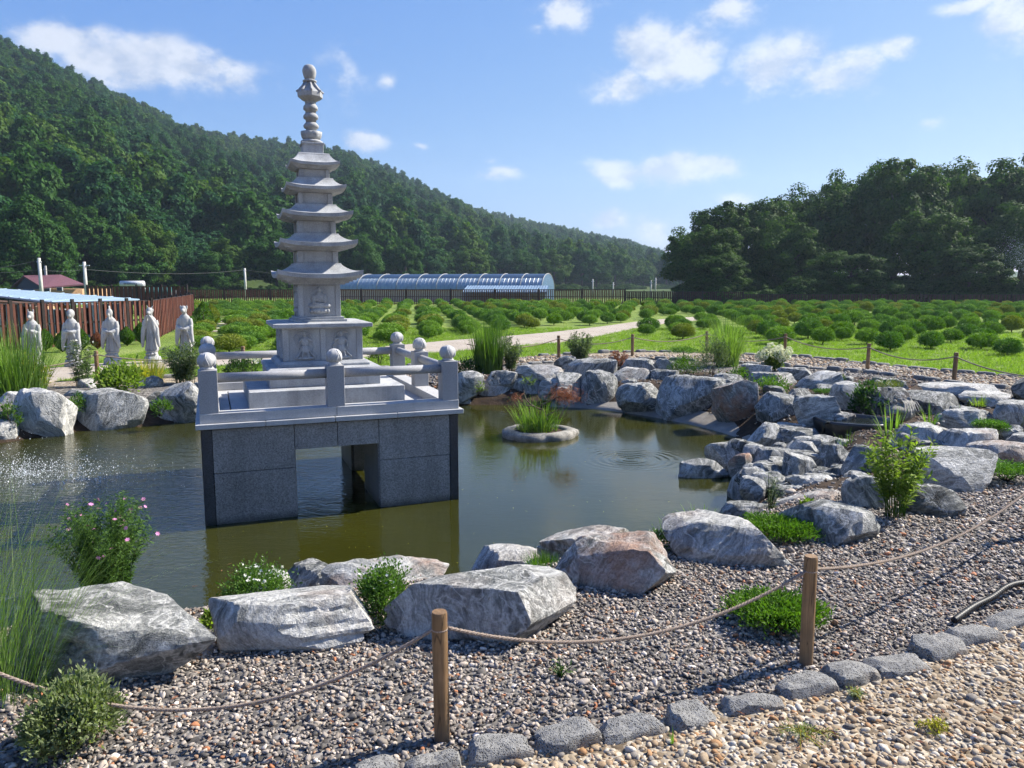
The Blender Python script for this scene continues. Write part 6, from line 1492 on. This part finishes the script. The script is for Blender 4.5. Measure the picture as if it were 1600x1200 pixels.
ii = np.arange(na*nd).reshape(nd, na); HF = np.stack([ii[:-1, :-1], ii[:-1, 1:], ii[1:, 1:], ii[1:, :-1]], -1).reshape(-1, 4)
struct(mobj('hill', np_mesh('hill', np.stack([X2, Y2, Z2], -1).reshape(-1, 3), HF, True), 'meadow'))
HT = []
for i in range(7):
    pine = i in (4, 5); V, F = crown_mesh(800+i, 5200, (3.0, 3.0, 3.6 if not pine else 4.4), 60, .42 if not pine else .36, pine); V[:, 2] += 3.4
    me = np_mesh('tree', V, F); HT.append((me, [('leaf_hill', 'leaf_hill_warm', 'leaf_hill', 'leaf_hill_cool', 'leaf_hill_cool', 'leaf_hill_cool', 'leaf_hill')[i]]))
g = np.random.default_rng(31); pts3 = []
a = AZ[0]; n = 60000; Aq = g.uniform(raz[0], az_of(1170), n); u = g.uniform(0, 1, n); Rq = np.interp(Aq, raz, rd); Bq = np.interp(Aq, baz, bd); dq = np.sqrt(u*((Rq*1.04)**2-(Bq+9)**2)+(Bq+9)**2)
X, Y = dq*np.sin(Aq), dq*np.cos(Aq)
cell = {}; keepi = []                                       # keep trees a crown apart
for i in range(n):
    if abs(Aq[i]) > .66: continue
    mn = 3.4; k0 = (int(X[i]//4), int(Y[i]//4)); ok = True
    for dx in (-1, 0, 1):
        for dy in (-1, 0, 1):
            for j in cell.get((k0[0]+dx, k0[1]+dy), ()):
                if (X[i]-X[j])**2+(Y[i]-Y[j])**2 < mn*mn: ok = False; break
            if not ok: break
        if not ok: break
    if ok: cell.setdefault(k0, []).append(i); keepi.append(i)
X, Y = X[keepi], Y[keepi]; n = len(X); s = g.uniform(.75, 1.25, n)*np.interp(np.hypot(X, Y), [90, 250, 600], [1.25, 1.0, 1.0]); Z = hill_h(X, Y)-.8
idx = g.integers(0, 7, n)
tone = np.sin(X*.045+1)+np.sin(Y*.03+X*.02)+g.normal(0, .6, n); idx = np.where(tone > 1.0, np.where(idx > 3, 1, idx), idx); idx = np.where(tone < -1.0, np.where(idx < 2, 4, idx), idx)
scatter('hill_forest', np.column_stack([X, Y, Z]), np.column_stack([g.normal(0, .06, n), g.normal(0, .06, n), g.uniform(0, 6.28, n)]), np.column_stack([s, s, s*g.uniform(.8, 1.35, n)]), idx, HT, 'dense mixed forest covering the hill behind the field', 'forest')
print('hill trees', n)
# trees at the foot of the hill that can be told apart
EDG = []
for i in range(5):
    g2 = np.random.default_rng(860+i); V, F = crown_mesh(860+i, 15000, (3.3, 3.3, 3.9), 100, .25); me = np_mesh('crown', V, F); me.materials.append(MATS[('leaf_hill', 'leaf_hill_warm', 'leaf_hill', 'leaf_hill_cool', 'leaf_hill')[i]]); tm = trunk_vf(g2, 8, .2, 1.6).mesh('trunk', True); tm.materials.append(MATS['bark']); EDG.append((me, tm))
g = np.random.default_rng(33)
for i in range(46):
    px = -40+i*25+g.uniform(-8, 8); B = float(np.interp(az_of(px), baz, bd)); d = B+g.uniform(-9, 10); a = az_of(px); x, y = d*math.sin(a), d*math.cos(a); z = max(float(hill_h(np.array([x]), np.array([y]))[0]), 0)-.1; s = g.uniform(.72, 1.15)*(1.0 if px < 700 else 1.15)
    t_ = thing('forest_tree', 'broad-leaved tree in the front row at the foot of the hill', 'tree', (x, y, z), g.uniform(0, 6.28), 'front trees at the foot of the hill'); t_.scale = (s, s, s*g.uniform(.8, 1.1)); me, tm = EDG[i % 5]
    mobj('crown', me, None, t_, (0, 0, 4.2)); mobj('trunk', tm, None, t_)
n = 420; px = g.uniform(-60, 1150, n); a = np.array([az_of(q) for q in px]); B = np.interp(a, baz, bd); d = B+g.uniform(-14, 6, n); X, Y = d*np.sin(a), d*np.cos(a); s = g.uniform(.25, .55, n)
scatter('hill_undergrowth', np.column_stack([X, Y, np.maximum(hill_h(X, Y), 0)+.2]), np.column_stack([np.zeros(n), np.zeros(n), g.uniform(0, 6.28, n)]), np.column_stack([s, s, s*.9]), g.integers(0, 3, n), [(m_.copy(), ['leaf_hill_warm']) for m_ in UND], 'bushes and undergrowth along the foot of the hill', 'undergrowth')
# low rise behind the oak wood
# ================================================================== sprinkler spray at the right edge
g = np.random.default_rng(91); n = 2600; t = g.uniform(0, 1, n)**.8; src = np.array(pt(1640, 455, 40)); tip = np.array(pt(1578, 385, 40)); mid = np.array(pt(1600, 400, 40))
P = src*(1-t[:, None])**2+2*mid*(t*(1-t))[:, None]+tip*(t**2)[:, None]+g.normal(0, 1, (n, 3))*(.05+.42*t)[:, None]; s = np.exp(g.normal(-5.2, .35, n))
scatter('sprinkler_spray', P, np.zeros((n, 3)), np.repeat(s[:, None], 3, 1), np.zeros(n, int), [(np_mesh('drop', *ICO[1], True), ['droplets'])], 'fine white sprinkler spray before the oak wood at the right edge', 'spray')
# ================================================================== air
HZ = MB(); HZ.box(0, 0, 94, 2900, 2900, 194); hz = HZ.build('haze', None)
m, t = newmat('haze'); t.l.new(t.node('ShaderNodeVolumePrincipled', {'Color': (.62, .80, 1.0, 1), 'Density': .00034, 'Anisotropy': .25}).outputs[0], t.node('ShaderNodeOutputMaterial').inputs['Volume'])
hz.data.materials.append(m); hz['kind'] = 'stuff'; hz['label'] = 'thin bluish summer haze over the valley'; hz['category'] = 'haze'
